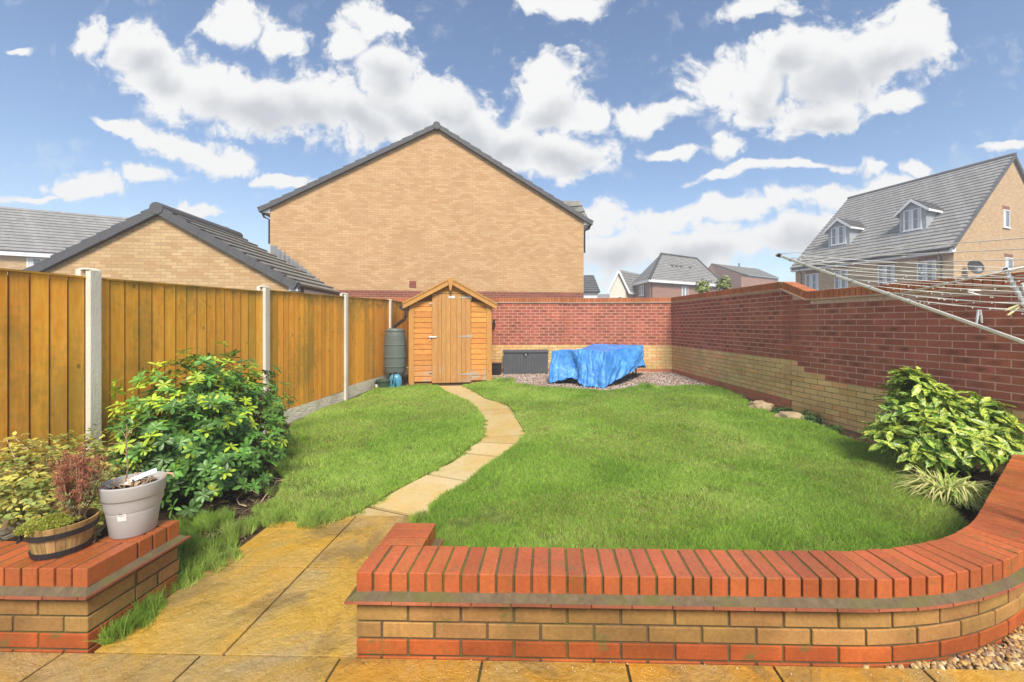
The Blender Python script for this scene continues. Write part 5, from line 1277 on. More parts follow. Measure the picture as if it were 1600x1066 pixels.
along([G(*p) for p in ((664,811),(680,850))]+[Vector((-.45, 2.06, 0)), Vector((.3, 2.02, 0)), Vector((1.3, 2.03, 0)), inner[12]], 70, .07, .085, 240, .05)
along([G(*p) for p in ((775,597),(800,603),(850,608),(900,613),(950,616),(1000,609),(1080,608),(1118,609))], 46, .13, .075, 220, .06, w=.009)
along([G(*p) for p in ((1120,608),(1165,626),(1210,650),(1290,674),(1400,716))], 30, .09, .06, 140, .06, w=.006)
along([p for p in LL[18:]], 60, .04, .036, 80, .025); along([G(*p) for p in lawnR[:18]], 60, .04, .036, 80, .025)
p = G(1010, 607); tf_.append(tuft(p.x, p.y, .16, 500, .13, 77, w=.009)); p = G(790, 598); tf_.append(tuft(p.x, p.y, .18, 600, .14, 78, w=.009))
tag(collect('rough_grass', tf_, M['grass']), kind='stuff')

# ------------------------------------------------------------------ plants
def leaf_t(L=1.0, w=.36, bend=.18, fold=.12, tipf=.62):
    """leaf along +Y, 8 verts"""
    v_ = [(0, 0, 0), (-w*.42, .30*L, fold*w), (0, .30*L, -.0), (w*.42, .30*L, fold*w), (-w*.5, tipf*L, fold*w-bend*.35), (0, tipf*L, -bend*.4), (w*.5, tipf*L, fold*w-bend*.35), (0, L, -bend)]
    return np.array(v_), [(0, 2, 1), (0, 3, 2), (1, 2, 5, 4), (2, 3, 6, 5), (4, 5, 7), (5, 6, 7)]
def leaf_round(L=1.0, w=.42, bend=.2, fold=.1):
    v_ = [(0, 0, 0)]; st_ = ((.28, .55, .06), (.55, .95, .3), (.80, .85, .62), (.95, .38, .9)); f_ = []
    for (t, k, bz) in st_: v_ += [(-w*.5*k, t*L, fold*w-bend*bz), (0, t*L, -bend*bz), (w*.5*k, t*L, fold*w-bend*bz)]
    v_.append((0, L, -bend)); f_ += [(0, 2, 1), (0, 3, 2)]
    for j in range(3): a = 1+3*j; f_ += [(a, a+1, a+4, a+3), (a+1, a+2, a+5, a+4)]
    f_ += [(10, 11, 13), (11, 12, 13)]; return np.array(v_), f_
def rot_to(nrm):                        # matrices whose Z follows each normal
    n = nrm/np.linalg.norm(nrm, axis=1, keepdims=True); ref = np.tile([0., 0, 1], (len(n), 1)); ref[np.abs(n[:, 2]) > .95] = [1, 0, 0]
    a = np.cross(ref, n); a /= np.linalg.norm(a, axis=1, keepdims=True); b = np.cross(n, a); return np.stack([a, b, n], 2)
def rosettes(P_, Nrm, size, cols, nleaf, tilt, seed, lw=.36, bend=.18):
    """returns per-leaf matrices, translations, colours"""
    rng = np.random.default_rng(seed); Ms, Ts, Cs = [], [], []; B = rot_to(Nrm); n = len(P_)
    for k in range(nleaf):
        ya = 2*np.pi*k/nleaf+rng.uniform(-.3, .3, n); tl = tilt+rng.normal(0, .22, n)+(.35 if k % 2 else 0)
        L_ = rotm(ya, tl)
        s_ = size*rng.uniform(.75, 1.2, n)*(1 if k % 2 == 0 else .85); Ms.append((B@L_)*s_[:, None, None]); Ts.append(P_); Cs.append(cols*np.concatenate([rng.uniform(.75, 1.25, (n, 1)).repeat(3, 1), np.ones((n, 1))], 1))
    return np.concatenate(Ms), np.concatenate(Ts), np.concatenate(Cs)
def bush_points(c, rad, n, seed, zmin=.05, lump=.22, inner_=.35, zbase=0.0):
    rng = np.random.default_rng(seed); d = rng.normal(0, 1, (n*3, 3)); d[:, 2] = np.abs(d[:, 2])*1.0-.25; d /= np.linalg.norm(d, axis=1, keepdims=True)
    l_ = np.array([mnoise.noise(Vector((q[0]*2.4+seed, q[1]*2.4, q[2]*2.4))) for q in d]); rr = 1+lump*l_*1.6
    dep = np.where(rng.random(len(d)) < inner_, rng.uniform(.55, .95, len(d)), rng.uniform(.92, 1.06, len(d)))
    P_ = np.array(c)+d*np.array(rad)*(rr*dep)[:, None]; k = P_[:, 2] > zbase+zmin; P_, d, dep = P_[k][:n], d[k][:n], dep[k][:n]
    nr = d/np.array(rad); nr /= np.linalg.norm(nr, axis=1, keepdims=True); nr[:, 2] += .55; nr += rng.normal(0, .25, nr.shape); return P_, nr, dep
def stems(mat, parent, base, P_, n, seed, r0=.012, r1=.003, name='stem'):
    rng = random.Random(seed); mb = MB()
    for i in range(n):
        q = Vector(P_[rng.randrange(len(P_))]); b = base+Vector((rng.uniform(-.08, .08), rng.uniform(-.08, .08), 0)); mid = b.lerp(q, .5)+Vector((rng.uniform(-.07, .07), rng.uniform(-.07, .07), rng.uniform(.0, .1)))
        mb.tube([b, mid, q], [r0, (r0+r1)/2, r1], 5)
    return mb.build(name, mat, parent)
# big glossy shrub by the fence
sc_ = Vector((-2.83, 3.62, .42))
bsr = empty('leafy_shrub', (sc_.x, sc_.y, gz(3.6)), 'large rounded evergreen shrub with glossy green leaf whorls and lime tips by the fence', 'shrub')
LV, LF = leaf_round(1, .40, .26, .10)
Ps, Nr, dep = [], [], []
for (c, rad, n, sd_) in (((-2.98, 3.52, .36), (.52, .68, .58), 560, 1), ((-3.0, 3.12, .42), (.48, .40, .46), 250, 2), ((-3.02, 3.85, .60), (.36, .40, .46), 180, 3), ((-3.1, 3.45, .64), (.36, .45, .50), 190, 4), ((-2.66, 3.2, .20), (.34, .36, .34), 200, 5)):
    a, b, d_ = bush_points(c, rad, n, sd_, .03, .3); Ps.append(a); Nr.append(b); dep.append(d_)
P_, N_, D_ = np.concatenate(Ps), np.concatenate(Nr), np.concatenate(dep)
k = (P_[:, 0] > -3.53) & (HX+F*P_[:, 0]/P_[:, 1] > 150); P_, N_, D_ = P_[k], N_[k], D_[k]
rng = np.random.default_rng(9); n = len(P_)
limep = (rng.random(n) < np.clip((P_[:, 2]-.15)*.55, .05, .45)) & (D_ > .9)
cols = np.where(limep[:, None], np.array([.42, .56, .05]), np.array([.095, .205, .04])*rng.uniform(.6, 1.5, (n, 1)))
mid_ = (~limep) & (rng.random(n) < .22); cols[mid_] = [.14, .33, .05]
cols = np.concatenate([cols, np.ones((n, 1))], 1)
Ma, Ta, Ca = rosettes(P_, N_, .066, cols, 8, .12, 5)
scatter('foliage', LV, LF, Ma, Ta, Ca, M['leaf'], bsr)
stems(M['bark'], bsr, Vector((-2.85, 3.6, gz(3.6)-.02)), P_, 60, 3)

# variegated aucuba on the right
ac = G(1478, 742); aroot = empty('spotted_laurel', (ac.x, ac.y, gz(ac.y)), 'yellow and green spotted laurel bush against the brick wall at the right', 'shrub')
LV2, LF2 = leaf_round(1, .38, .16, .16); LV2[13, 1] = 1.1
Ps, Nr, dep = [], [], []
for (px, py, d_, rx, rz_, n, sd_) in ((1475, 690, 3.72, .46, .30, 150, 11), (1440, 640, 3.85, .25, .25, 90, 12), (1500, 660, 3.75, .32, .26, 100, 13), (1545, 690, 3.55, .22, .20, 60, 14), (1402, 682, 3.95, .18, .10, 26, 15), (1440, 712, 3.7, .22, .12, 34, 17), (1425, 600, 3.85, .11, .10, 24, 16)):
    w_ = W(px, py, d_); a, b, dd_ = bush_points((w_.x, w_.y, w_.z), (rx, rx*.8, rz_), n, sd_, .04, .25, .3, gz(w_.y)); Ps.append(a); Nr.append(b); dep.append(dd_)
P_, N_ = np.concatenate(Ps), np.concatenate(Nr); rng = np.random.default_rng(19)
nrm2 = np.array([(wE-v2(wC)).normalized().y, -(wE-v2(wC)).normalized().x]); 
wallx = lambda y: np.interp(y, [wE.y, wJ.y, wC.y], [wE.x, wJ.x, wC.x])
k = P_[:, 0] < wallx(P_[:, 1])-.05; P_, N_ = P_[k], N_[k]; n = len(P_)
cols = np.where((rng.random(n) < .7)[:, None], np.array([.56, .62, .10]), np.array([.36, .50, .08])); cols = np.concatenate([cols, np.ones((n, 1))], 1)
N_[:, 1] -= .45; N_[:, 2] += .45
Ma, Ta, Ca = rosettes(P_, N_, .145, cols, 5, .0, 15)
Ta = Ta+rng.normal(0, .015, Ta.shape)
scatter('foliage', LV2, LF2, Ma, Ta, Ca, M['leaf_spot'], aroot)
stems(M['bark'], aroot, Vector((ac.x, ac.y+.2, gz(ac.y))), P_, 34, 8, .012, .004)

# variegated sedge
sg = G(1484, 782); mbp = []
groot = empty('striped_sedge', (sg.x, sg.y, gz(sg.y)), 'low clump of arching cream striped sedge at the foot of the spotted laurel', 'plant')
rng = random.Random(31); mb = MB()
for i in range(520):
    a = rng.uniform(0, 6.283); L_ = rng.uniform(.20, .42); b = Vector((sg.x+rng.gauss(0, .05), sg.y+rng.gauss(0, .05), gz(sg.y)+.01)); dr = Vector((math.cos(a), math.sin(a), 0)); up = rng.uniform(.5, 1.6); w_ = rng.uniform(.004, .007)
    sd3 = Vector((-dr.y, dr.x, 0)); pts = []
    for t in (0, .3, .6, .85, 1): pts.append(b+dr*L_*t*.9+Vector((0, 0, L_*up*(t*1.0-t*t*.85))))
    c = (.70, .68, .28, 1) if rng.random() < .5 else ((.32, .44, .09, 1) if rng.random() < .75 else (.52, .42, .2, 1))
    vs = []; 
    for j, p in enumerate(pts): ww_ = w_*(1, 1, .85, .5, .05)[j]; vs += [p-sd3*ww_, p+sd3*ww_]
    mb.add(vs, [(2*j, 2*j+1, 2*j+3, 2*j+2) for j in range(4)], c)
mb.build('blades', M['leaf_soft'], groot)
# golden shrub behind the left wall
ys = empty('golden_shrub', (-2.9, 2.3, 0), 'sparse yellow green small leaved shrub growing behind the low wall at the left edge', 'shrub')
LV3, LF3 = leaf_t(1, .5, .15, .08); Ps, Nr = [], []
for (px, py, d_, rx, rz_, n, sd_) in ((30, 790, 2.25, .26, .26, 300, 41), (70, 760, 2.5, .34, .26, 330, 42), (10, 760, 2.6, .3, .28, 200, 45), (110, 740, 2.85, .30, .24, 240, 43), (140, 790, 2.45, .22, .2, 150, 44), (150, 765, 2.9, .16, .2, 120, 46), (60, 820, 2.15, .34, .14, 260, 47)):
    w_ = W(px, py, d_); a, b, _ = bush_points((w_.x, w_.y, w_.z), (rx, rx, rz_), n, sd_, .02, .35, .55, 0); Ps.append(a); Nr.append(b)
P_, N_ = np.concatenate(Ps), np.concatenate(Nr); k = (P_[:, 0] > -3.5) & (P_[:, 1] > 1.97); P_, N_ = P_[k], N_[k]; n = len(P_); rng = np.random.default_rng(44)
cols = np.where((rng.random(n) < .55)[:, None], np.array([.58, .52, .11]), np.array([.30, .36, .09])); br_ = rng.random(n) < .12; cols[br_] = [.20, .12, .05]; cols = np.concatenate([cols, np.ones((n, 1))], 1)
Ma, Ta, Ca = rosettes(P_, N_, .038, cols, 5, .1, 45); Ta = Ta+rng.normal(0, .012, Ta.shape)
scatter('foliage', LV3, LF3, Ma, Ta, Ca, M['leaf_soft'], ys); stems(M['straw'], ys, Vector((-2.85, 2.35, 0)), P_, 70, 9, .006, .002)

# ---- half barrel with moss and dying conifer
def oval(mb, prof, c, rot, k=1.0, n=40, color=(1, 1, 1, 1), **kw): mb.lathe(prof, c, n, 1, k, rot, color, **kw)
bc = W(98, 505, 1.92); bc = Vector((bc.x, bc.y, ZC1)); brot = R(38)
hb = empty('half_barrel', bc, 'wooden half barrel planter with black hoops standing on the left low wall', 'barrel planter')
prB = [(.090, .0), (.096, .04), (.106, .09), (.119, .142), (.110, .142), (.100, .12)]
mb = MB(); nst = 20; K_ = 1.0
cr_, sr_ = math.cos(brot), math.sin(brot)
def ov(r, t, z, k=K_): x_, y_ = r*math.cos(t), r*math.sin(t)*k; return bc+Vector((x_*cr_-y_*sr_, x_*sr_+y_*cr_, z))
for i in range(nst):
    t0, t1 = 2*math.pi*(i+.02)/nst, 2*math.pi*(i+.98)/nst; tm = (t0+t1)/2; c = jitter((1, 1, 1), .22)
    vs = []
    for (r, z) in prB[:4]+[(.110, .142), (.09, .04)]:
        vs += [ov(r, t0, z), ov(r*1.004, tm, z), ov(r, t1, z)]
    fs = []
    for j in range(5): fs += [(3*j, 3*j+1, 3*j+4, 3*j+3), (3*j+1, 3*j+2, 3*j+5, 3*j+4)]
    mb.add(vs, fs, c)
mb.build('staves', M['barrel'], hb)
for zc_, r_ in ((.018, .093), (.104, .1095)):
    mb = MB(); oval(mb, [(r_, zc_-.012), (r_+.0045, zc_-.012), (r_+.0085, zc_+.012), (r_+.003, zc_+.012)], bc, brot, K_, capb=False, capt=False); mb.build('hoop', M['hoop'], hb)
mb = MB(); oval(mb, [(.104, .110), (.07, .122), (.0, .128)], bc, brot, K_, capb=True); mb.build('compost', M['soil'], hb)
tH = R(205-38); hp = ov(.115, tH, .10); on_ = (ov(.3, tH, .12)-ov(.1, tH, .12)).normalized(); tg = Vector((-on_.y, on_.x, 0))
mb = MB(); mb.tube([hp+tg*.035+on_*.004+Vector((0, 0, .012)), hp+tg*.035+on_*.016+Vector((0, 0, -.025)), hp-tg*.035+on_*.016+Vector((0, 0, -.025)), hp-tg*.035+on_*.004+Vector((0, 0, .012))], .0035, 8); mb.build('handle', M['hoop'], hb)
mb = MB(); mb.obox(hp-tg*.045+on_*.001-Vector((0, 0, .012)), tg*.09, on_*.006, (0, 0, .05)); mb.build('handle_plate', M['hoop'], hb)
# moss cushions
mo_ = empty('moss_cushion', bc+Vector((-.03, -.03, .13)), 'bright green moss and creeping growth spilling over the front rim of the half barrel', 'moss')
LV4, LF4 = leaf_t(1, .5, .1, .05); rng = np.random.default_rng(61); nM = 1500
tt = rng.uniform(0, 6.283, nM); rr2_ = np.sqrt(rng.random(nM)); Pm = []
for t_, r_ in zip(tt, rr2_):
    q = ov(.098*r_, t_, .125); q = q+Vector((-.025, -.03, .03*(1-r_)+.012)); Pm.append(q[:])
Pm = np.array(Pm); Nm = np.tile([0., 0, 1], (nM, 1))+rng.normal(0, .5, (nM, 3)); cm_ = np.where((rng.random(nM) < .5)[:, None], np.array([.30, .36, .03]), np.array([.38, .34, .08])); cm_ = np.concatenate([cm_, np.ones((nM, 1))], 1)
Ma, Ta, Ca = rosettes(Pm, Nm, .013, cm_, 4, .5, 62); scatter('fronds', LV4, LF4, Ma, Ta, Ca, M['leaf_soft'], mo_)
mb = MB(); mb.lathe([(.075, -.03), (.07, .0), (.045, .022), (.0, .03)], bc+Vector((-.02, -.02, .125)), 20); mb.build('cushion', M['moss'], mo_, smooth=True)
cx = bc+Vector((.035, .035, .125)); cf = empty('dying_conifer', cx, 'small bushy conifer turned reddish brown and grey green rising from the half barrel', 'conifer')
mb = MB(); rng = random.Random(71); tips = []
for i in range(70):
    a = rng.uniform(0, 6.283); sp = rng.uniform(.01, .115); L_ = rng.uniform(.14, .33)*(1.12-sp*2.2); q = cx+Vector((math.cos(a)*sp*1.0-.01, math.sin(a)*sp*.8, L_)); m_ = cx.lerp(q, .5)+Vector((math.cos(a)*.012, math.sin(a)*.012, 0)); mb.tube([cx+Vector((rng.uniform(-.02, .02), rng.uniform(-.02, .02), 0)), m_, q], [.0035, .0025, .0012], 4); tips.append((cx, m_, q))
mb.build('twigs', M['twig'], cf)
Pt, Nt, Ct = [], [], []
for (a, m_, q) in tips:
    for j in range(24):
        t = rng.uniform(.25, 1.03); p = (a.lerp(m_, t*2) if t < .5 else m_.lerp(q, t*2-1))+Vector((rng.gauss(0, .011), rng.gauss(0, .011), rng.gauss(0, .008))); Pt.append(p[:]); Nt.append((q-a)[:])
        red = (q.x < cx.x-.035 and rng.random() < .7) or q.z > cx.z+.21 or rng.random() < .12; Ct.append(((.40, .16, .09, 1) if red else ((.30, .34, .13, 1) if rng.random() < .65 else (.48, .40, .18, 1))))
Pt, Nt, Ct = map(np.array, (Pt, Nt, Ct)); Ma, Ta, Ca = rosettes(Pt, Nt.astype(float), .019, Ct, 4, .75, 72); LV5, LF5 = leaf_t(1, .22, .05, .0); scatter('needles', LV5, LF5, Ma, Ta, Ca, M['leaf_soft'], cf)
# ---- grey oval pot
pc = W(209, 505, 2.09); pc = Vector((pc.x, pc.y, ZC1)); prot = R(34); K2 = 1.0
gp2 = empty('grey_pot', pc, 'light grey plastic pot with thick rim and white sticker on the left low wall', 'pot')
def po(r, t, z, k=K2): x_, y_ = r*math.cos(t), r*math.sin(t)*k; return pc+Vector((x_*math.cos(prot)-y_*math.sin(prot), x_*math.sin(prot)+y_*math.cos(prot), z))
mb = MB(); oval(mb, [(.083, .0), (.087, .006), (.100, .11), (.110, .195), (.104, .195)], pc, prot, K2, 64, capt=False); mb.build('body', M['pot'], gp2, smooth=True)
mb = MB(); oval(mb, [(.106, .188), (.118, .191), (.120, .195), (.126, .252), (.1265, .259), (.124, .262), (.1205, .258), (.112, .16), (.104, .13)], pc, prot, K2, 64, capb=False, capt=False); mb.build('rim', M['pot'], gp2, smooth=True, bevel=0)
mb = MB(); oval(mb, [(.116, .222), (.08, .226), (.0, .228)], pc, prot, K2, 40); mb.build('compost', M['soil'], gp2)
tL = R(258)
lab, ink = MB(), MB()
def onpot(t, z, o): 
    r = .087+(.110-.087)*(z/.195); return po(r+o, t, z)
t0, t1 = tL-.17, tL+.17; st_ = 6
for j in range(st_):
    a, b = t0+(t1-t0)*j/st_, t0+(t1-t0)*(j+1)/st_; lab.poly([onpot(a, .095, .0016), onpot(b, .095, .0016), onpot(b, .172, .0016), onpot(a, .172, .0016)])
for (z0_, z1_, u0, u1) in ((.153, .160, .1, .9), (.143, .148, .1, .75), (.128, .138, .12, .6), (.121, .124, .1, .8)):
    for q_ in range(8):
        a, b = t0+(t1-t0)*(u0+(u1-u0)*q_/8), t0+(t1-t0)*(u0+(u1-u0)*(q_+.62)/8); ink.poly([onpot(a, z0_, .0022), onpot(b, z0_, .0022), onpot(b, z1_, .0022), onpot(a, z1_, .0022)])
lo = lab.build('sticker', M['paper'], gp2); ink.build('print', M['ink'], lo)
# dead plant and tag in the grey pot
dp = pc+Vector((-.035, -.01, .225)); dt = empty('dead_plant', dp, 'withered brown twiggy plant with curled straw leaves standing in the grey pot', 'plant')
mb = MB(); tp_ = W(199, 668, 2.05); j1 = W(197, 700, 2.06); rng = random.Random(4)
mb.tube([dp, dp.lerp(j1, .5)+Vector((.012, 0, 0)), j1, tp_], [.004, .0035, .003, .0015], 6)
for (t, ax, az_) in ((.55, -.09, .02), (.6, .05, .05), (.8, -.06, .05), (.85, .035, .05), (.95, -.025, .03), (.75, -.11, -.01), (.9, .02, .02)):
    s0 = dp.lerp(tp_, t); mb.tube([s0, s0+Vector((ax*.5, .01, az_*.7)), s0+Vector((ax, .015, az_))], [.002, .0016, .001], 4)
mb.build('stem', M['twig'], dt)
mb = MB()
for i in range(34):
    a = rng.uniform(0, 6.28); s0 = po(.09*rng.random(), a, .228); mb.tube([s0, s0+Vector((rng.uniform(-.03, .03), rng.uniform(-.03, .03), rng.uniform(.015, .05))), s0+Vector((rng.uniform(-.05, .05), rng.uniform(-.05, .05), rng.uniform(.0, .03)))], [.003, .004, .002], 5)
mb.tube([po(.10, R(10), .24), po(.125, R(8), .268), po(.15, R(2), .262), po(.155, R(0), .245)], [.003, .006, .006, .003], 6)
mb.build('withered_leaves', M['straw'], dt)
mb = MB(); a = po(.035, R(200), .245); u_ = Vector((.105, .065, .045)); v3 = Vector((-.022, .018, .014)); mb.obox(a, u_, v3, (0, 0, .0015)); pt = mb.build('plant_label', M['tagblue']); tag(pt, 'white and pale blue plant care label lying in the grey pot', 'plant label')
mb = MB(); nz = u_.cross(v3).normalized(); mb.poly([a+u_*.12+v3*.15+nz*.002, a+u_*.5+v3*.15+nz*.002, a+u_*.5+v3*.8+nz*.002, a+u_*.12+v3*.8+nz*.002]); mb.build('photo_panel', M['paper'], pt)

# ---- border stones, weeds, cable, leaves
def rock(px, py, w_, d_, h, rot, label, seed):
    p = G(px, py); bm = bmesh.new(); bmesh.ops.create_icosphere(bm, subdivisions=3, radius=1)
    for v_ in bm.verts:
        q = v_.co.copy(); k = 1+.30*mnoise.noise(q*1.4+Vector((seed, 0, 0)))+.12*mnoise.noise(q*4); q = Vector([math.copysign(abs(c)**.75, c) for c in q])*k
        x_, y_ = q.x*w_, q.y*d_; v_.co = (x_*math.cos(rot)-y_*math.sin(rot), x_*math.sin(rot)+y_*math.cos(rot), q.z*h)
    me = bpy.data.meshes.new('edging_rock'); bm.to_mesh(me); bm.free(); me.materials.append(M['rock']); o = bpy.data.objects.new('edging_rock', me); o.location = (p.x, p.y, p.z+h*.45); col.objects.link(o); tag(o, label, 'rock', 'rocks along the lawn edge')
rock(1187, 640, .17, .12, .085, R(-35), 'longer pale buff rock lying flat at the lawn edge nearer the gravel', 1.0)
rock(1234, 657, .17, .09, .08, R(-30), 'pointed buff rock at the lawn edge nearer the spotted laurel', 5.0)
def weed(px, py, r, n, seed, label, name='low_weed', h=.08, colr=(.06, .14, .03), size=.03):
    p = G(px, py); e = empty(name, p, label, 'weed'); P_, N_, _ = bush_points((p.x, p.y, p.z+.01), (r, r, h), n, seed, .005, .3, .5, p.z)
    rng = np.random.default_rng(seed); c = np.concatenate([np.array([colr])*rng.uniform(.7, 1.5, (len(P_), 1)), np.ones((len(P_), 1))], 1); Ma, Ta, Ca = rosettes(P_, N_, size, c, 5, .15, seed)
    scatter('leaves', LV3, LF3, Ma, Ta, Ca, M['leaf_soft'], e)
weed(1222, 646, .16, 150, 81, 'low green weed growing between the two edging rocks')
weed(1262, 657, .17, 170, 82, 'dark green weed at the wall foot just right of the pointed rock', h=.11)
weed(1300, 672, .12, 60, 83, 'thin weed sprouting at the wall foot between the rocks and the laurel', h=.05)
for (a, b, h_, seed, lab_, d_) in ((1098, 447, .45, 91, 'yellow green bush tip showing above the wall coping in front of the cream house', 11.6), (1131, 441, .55, 92, 'darker bush tip above the wall coping between the cream and the red house', 11.4)):
    w_ = W(a, b, d_); e = empty('bush_tip', (w_.x, w_.y, 0), lab_, 'bush', 'bushes behind the garden wall'); P_, N_, _ = bush_points((w_.x, w_.y, w_.z-.12), (.17, .17, .26), 150, seed, .0, .4, .5, 0); rng = np.random.default_rng(seed)
    c = np.where((rng.random(len(P_)) < .6)[:, None], np.array([.34, .40, .12]), np.array([.16, .22, .07])); c = np.concatenate([c, np.ones((len(P_), 1))], 1); Ma, Ta, Ca = rosettes(P_, N_, .06, c, 5, .2, seed)
    scatter('crown', LV3, LF3, Ma, Ta, Ca, M['leaf'], e); mb = MB(); mb.tube([(w_.x, w_.y, .15), (w_.x, w_.y, w_.z)], [.03, .01], 6)
    for q_ in range(12): mb.tube([(w_.x, w_.y, w_.z-.3), P_[q_*7]], [.008, .003], 4)
    mb.build('trunk', M['bark'], e)
def gp_(px, py, h=.01): p = G(px, py); p.z += h; return p
mb = MB(); pts = [gp_(455,752,.015), gp_(440,756,.03), gp_(432,757,.03), gp_(428,765,.03), gp_(415,778,.02), gp_(408,786,.01)]
mb.tube(pts, .0035, 6); mb.tube([gp_(405,778,.02), gp_(395,774,.04), gp_(380,776,.04), gp_(370,784,.02), gp_(374,790,.01), gp_(385,793,.01)], .0035, 6); mb.tube([gp_(408,748,.02), gp_(425,752,.03), gp_(450,753,.015)], .003, 6)
tag(mb.build('straw_loop', M['straw'], smooth=True), 'pale looping dead stems lying on the bare soil by the glossy shrub', 'dead stem')
mb = MB(); p = gp_(348, 790, .02); mb.v = []; q = [p+Vector((-.045, 0, 0)), p+Vector((0, -.012, .008)), p+Vector((.045, .005, .012)), p+Vector((0, .016, .01))]; mb.poly(q); mb.v = [tuple(v_) for v_ in mb.v]; tag(mb.build('fallen_leaf', simple('yellow_leaf', (.55, .42, .06), .7), solid=.001), 'single yellow fallen leaf on the soil below the glossy shrub', 'leaf')
# litter of bark bits and twigs on the soil
rng = np.random.default_rng(99); SP = [G(*p) for p in ((280,840),(300,800),(360,770),(420,740),(450,745),(443,752),(436,775),(405,812),(345,888),(285,890))]
nn_ = 900; x = rng.uniform(min(p.x for p in SP), max(p.x for p in SP), nn_*3); y = rng.uniform(min(p.y for p in SP), max(p.y for p in SP), nn_*3); k = inpoly(x, y, SP); x, y = x[k][:nn_], y[k][:nn_]
bx_ = np.array([(-1, -.12, -.06), (1, -.12, -.06), (1, .12, -.06), (-1, .12, -.06), (-1, -.12, .06), (1, -.12, .06), (1, .12, .06), (-1, .12, .06)]); sc2 = rng.uniform(.006, .03, len(x)); Mm = rotm(rng.uniform(0, 6.28, len(x)), rng.normal(0, .2, len(x)), rng.normal(0, .25, len(x)))*sc2[:, None, None]
Cc = np.array([(.10, .06, .03), (.2, .13, .07), (.05, .03, .02), (.3, .22, .12)])[rng.integers(0, 4, len(x))]; Cc = np.concatenate([Cc, np.ones((len(x), 1))], 1)
tag(scatter('soil_litter', bx_, [(0, 3, 2, 1), (4, 5, 6, 7), (0, 1, 5, 4), (1, 2, 6, 5), (2, 3, 7, 6), (3, 0, 4, 7)], Mm, np.stack([x, y, np.array([gz(v_) for v_ in y])-.004], 1), Cc, M['gravel']), kind='stuff')

# ------------------------------------------------------------------ rotary washing line
hub = W(1640, 549, 2.1); poleT = Vector((hub.x, hub.y, CAMZ+.315))
ra = empty('rotary_airer', (hub.x, hub.y, 0), 'open rotary washing line with grey metal arms and white lines at the right edge', 'washing line')
tips_ = [W(1215, 398.5, 3.4), W(1571, 421, 3.0), None, None]
tips_[2] = W(1925, 348, 1.6); tips_[3] = W(1925, 352, 1.05)
mb = MB(); mb.tube([(hub.x, hub.y, 0), (hub.x, hub.y, poleT.z+.1)], .021, 14); mb.build('pole', M['alu'], ra, smooth=True)
mb = MB(); mb.tube([hub-Vector((0, 0, .07)), hub+Vector((0, 0, .05))], .05, 16); mb.build('hub', M['white_pl'], ra); mb = MB(); mb.tube([poleT-Vector((0, 0, .04)), poleT+Vector((0, 0, .04))], .04, 16); mb.build('collar', M['white_pl'], ra)
pts_on = lambda i, t: hub.lerp(tips_[i], t)
tsl = [1-.075*k for k in range(9)]
for i in range(4):
    d_ = (tips_[i]-hub).normalized(); mb = MB(); mb.bar(hub, tips_[i]-d_*.02, .017, .021); am = mb.build('arm', M['alu'], ra, bevel=.004)
    mb = MB(); mb.bar(tips_[i]-d_*.035, tips_[i]+d_*.008, .022, .027); mb.build('end_cap', M['black'], am, bevel=.004)
    for t in tsl:
        mb = MB(); q = pts_on(i, t); mb.tube([q-d_*.007, q+d_*.007], .0155, 10); mb.build('line_clip', M['galv'] if i == 0 else M['white_pl'], am)
    mb = MB(); mb.tube([pts_on(i, .46), poleT], .0065, 8); mb.build('strut', M['alu'], ra, smooth=True)
def sag(a, b, s_=.012): return [a.lerp(b, t)-Vector((0, 0, 4*s_*t*(1-t))) for t in (0, .2, .4, .6, .8, 1)]
rng = random.Random(12)
for i, j in ((0, 1), (1, 2), (2, 3), (3, 0)):
    for t in tsl:
        if i in (1, 2) and t < .7: continue
        mb = MB(); a, b = pts_on(i, t)+Vector((0, 0, .012)), pts_on(j, t)+Vector((0, 0, .012)); mb.tube(sag(a, b, .006+.012*rng.random()), .0021, 5); ln_ = mb.build('line', M['line'], ra, smooth=True)
mb = MB(); bmd = bmesh.new(); bmesh.ops.create_icosphere(bmd, subdivisions=1, radius=.0042); dv_ = [v_.co.copy() for v_ in bmd.verts]; df_ = [tuple(v_.index for v_ in f.verts) for f in bmd.faces]; bmd.free()
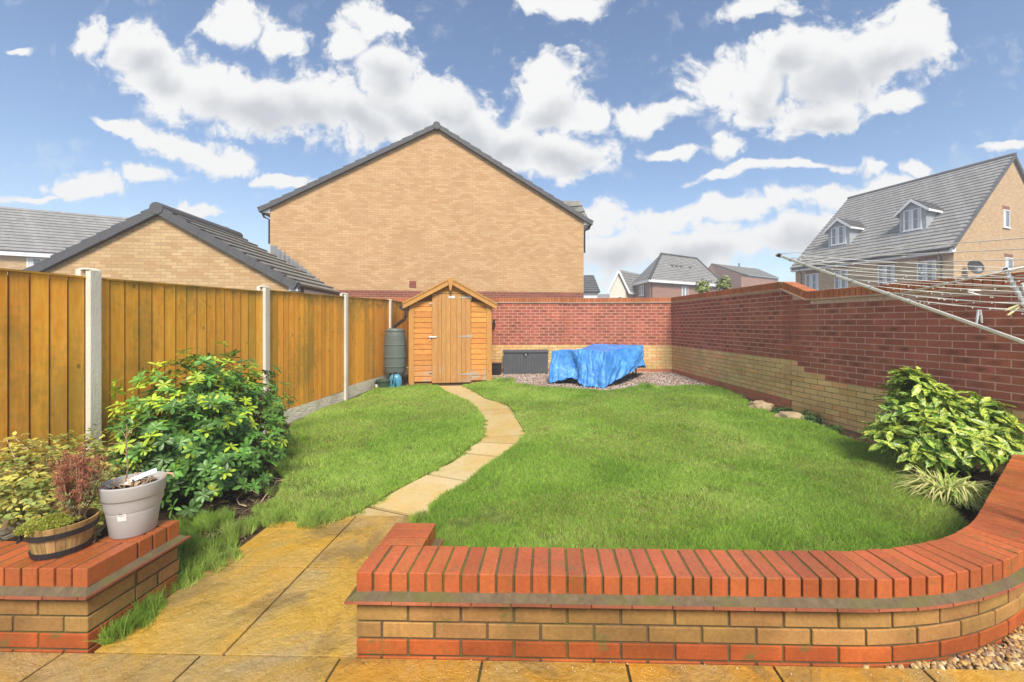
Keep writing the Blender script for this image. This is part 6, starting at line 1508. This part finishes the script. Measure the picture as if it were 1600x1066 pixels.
for i, j in ((0, 1), (3, 0)):
    for t in tsl:
        a, b = pts_on(i, t), pts_on(j, t)
        for q_ in range(5): s_ = rng.random(); o = a.lerp(b, s_)+Vector((0, 0, .004-.05*s_*(1-s_))); mb.add([v_+o for v_ in dv_], df_)
M['drop'] = MT('water_drop').fin((.85, .87, .88), .1, 0, .8)
tag(mb.build('water_drops', M['drop'], ra), kind='stuff')
def peg(px, py, d_, ang, mat, label, name='clothes_peg'):
    c = W(px, py, d_); e = empty(name, c, label, 'clothes peg', 'clothes pegs on the washing line')
    ca, sa = math.cos(ang), math.sin(ang)
    def q(x_, y_, z_): return c+Vector((x_*ca-z_*sa, y_, x_*sa+z_*ca))
    for s_ in (-1, 1):
        mb = MB(); mb.prism([q(s_*.002, -.005, .0), q(s_*.009, -.005, -.001), q(s_*.016, -.005, -.045), q(s_*.018, -.005, -.078), q(s_*.011, -.005, -.078), q(s_*.006, -.005, -.04)], Vector((0, .01, 0))); mb.build('jaw', mat, e, bevel=.0015)
    mb = MB(); mb.tube([q(-.008, 0, -.03), q(.008, 0, -.03)], .006, 10); mb.build('spring', M['galv'], e)
peg(1530, 484, 2.35, 0, M['white_pl'], 'white clothes peg hanging straight down, nearest the front metal arm')
peg(1598, 442, 2.3, R(20), M['white_pl'], 'white clothes peg tilted beside the raised second arm at the frame edge')
peg(1512, 455, 2.6, R(82), M['white_pl'], 'pale peg clipped sideways on a line left of the second arm')
peg(1592, 478, 2.2, R(-60), M['yellow_pl'], 'cream yellow clothes peg slanting just below the second arm')

# ------------------------------------------------------------------ air
hz = MB(); hz.box(-45, 45, -14, 78, -1.5, 12.6); hm = bpy.data.materials.new('haze'); hm.use_nodes = True; ht = hm.node_tree; ht.nodes.clear()
ho = ht.nodes.new('ShaderNodeOutputMaterial'); hv = ht.nodes.new('ShaderNodeVolumePrincipled'); ht.links.new(hv.outputs[0], ho.inputs['Volume'])
hv.inputs['Color'].default_value = (.97, .98, 1, 1); hv.inputs['Density'].default_value = .0045
tag(hz.build('haze', hm), kind='stuff')
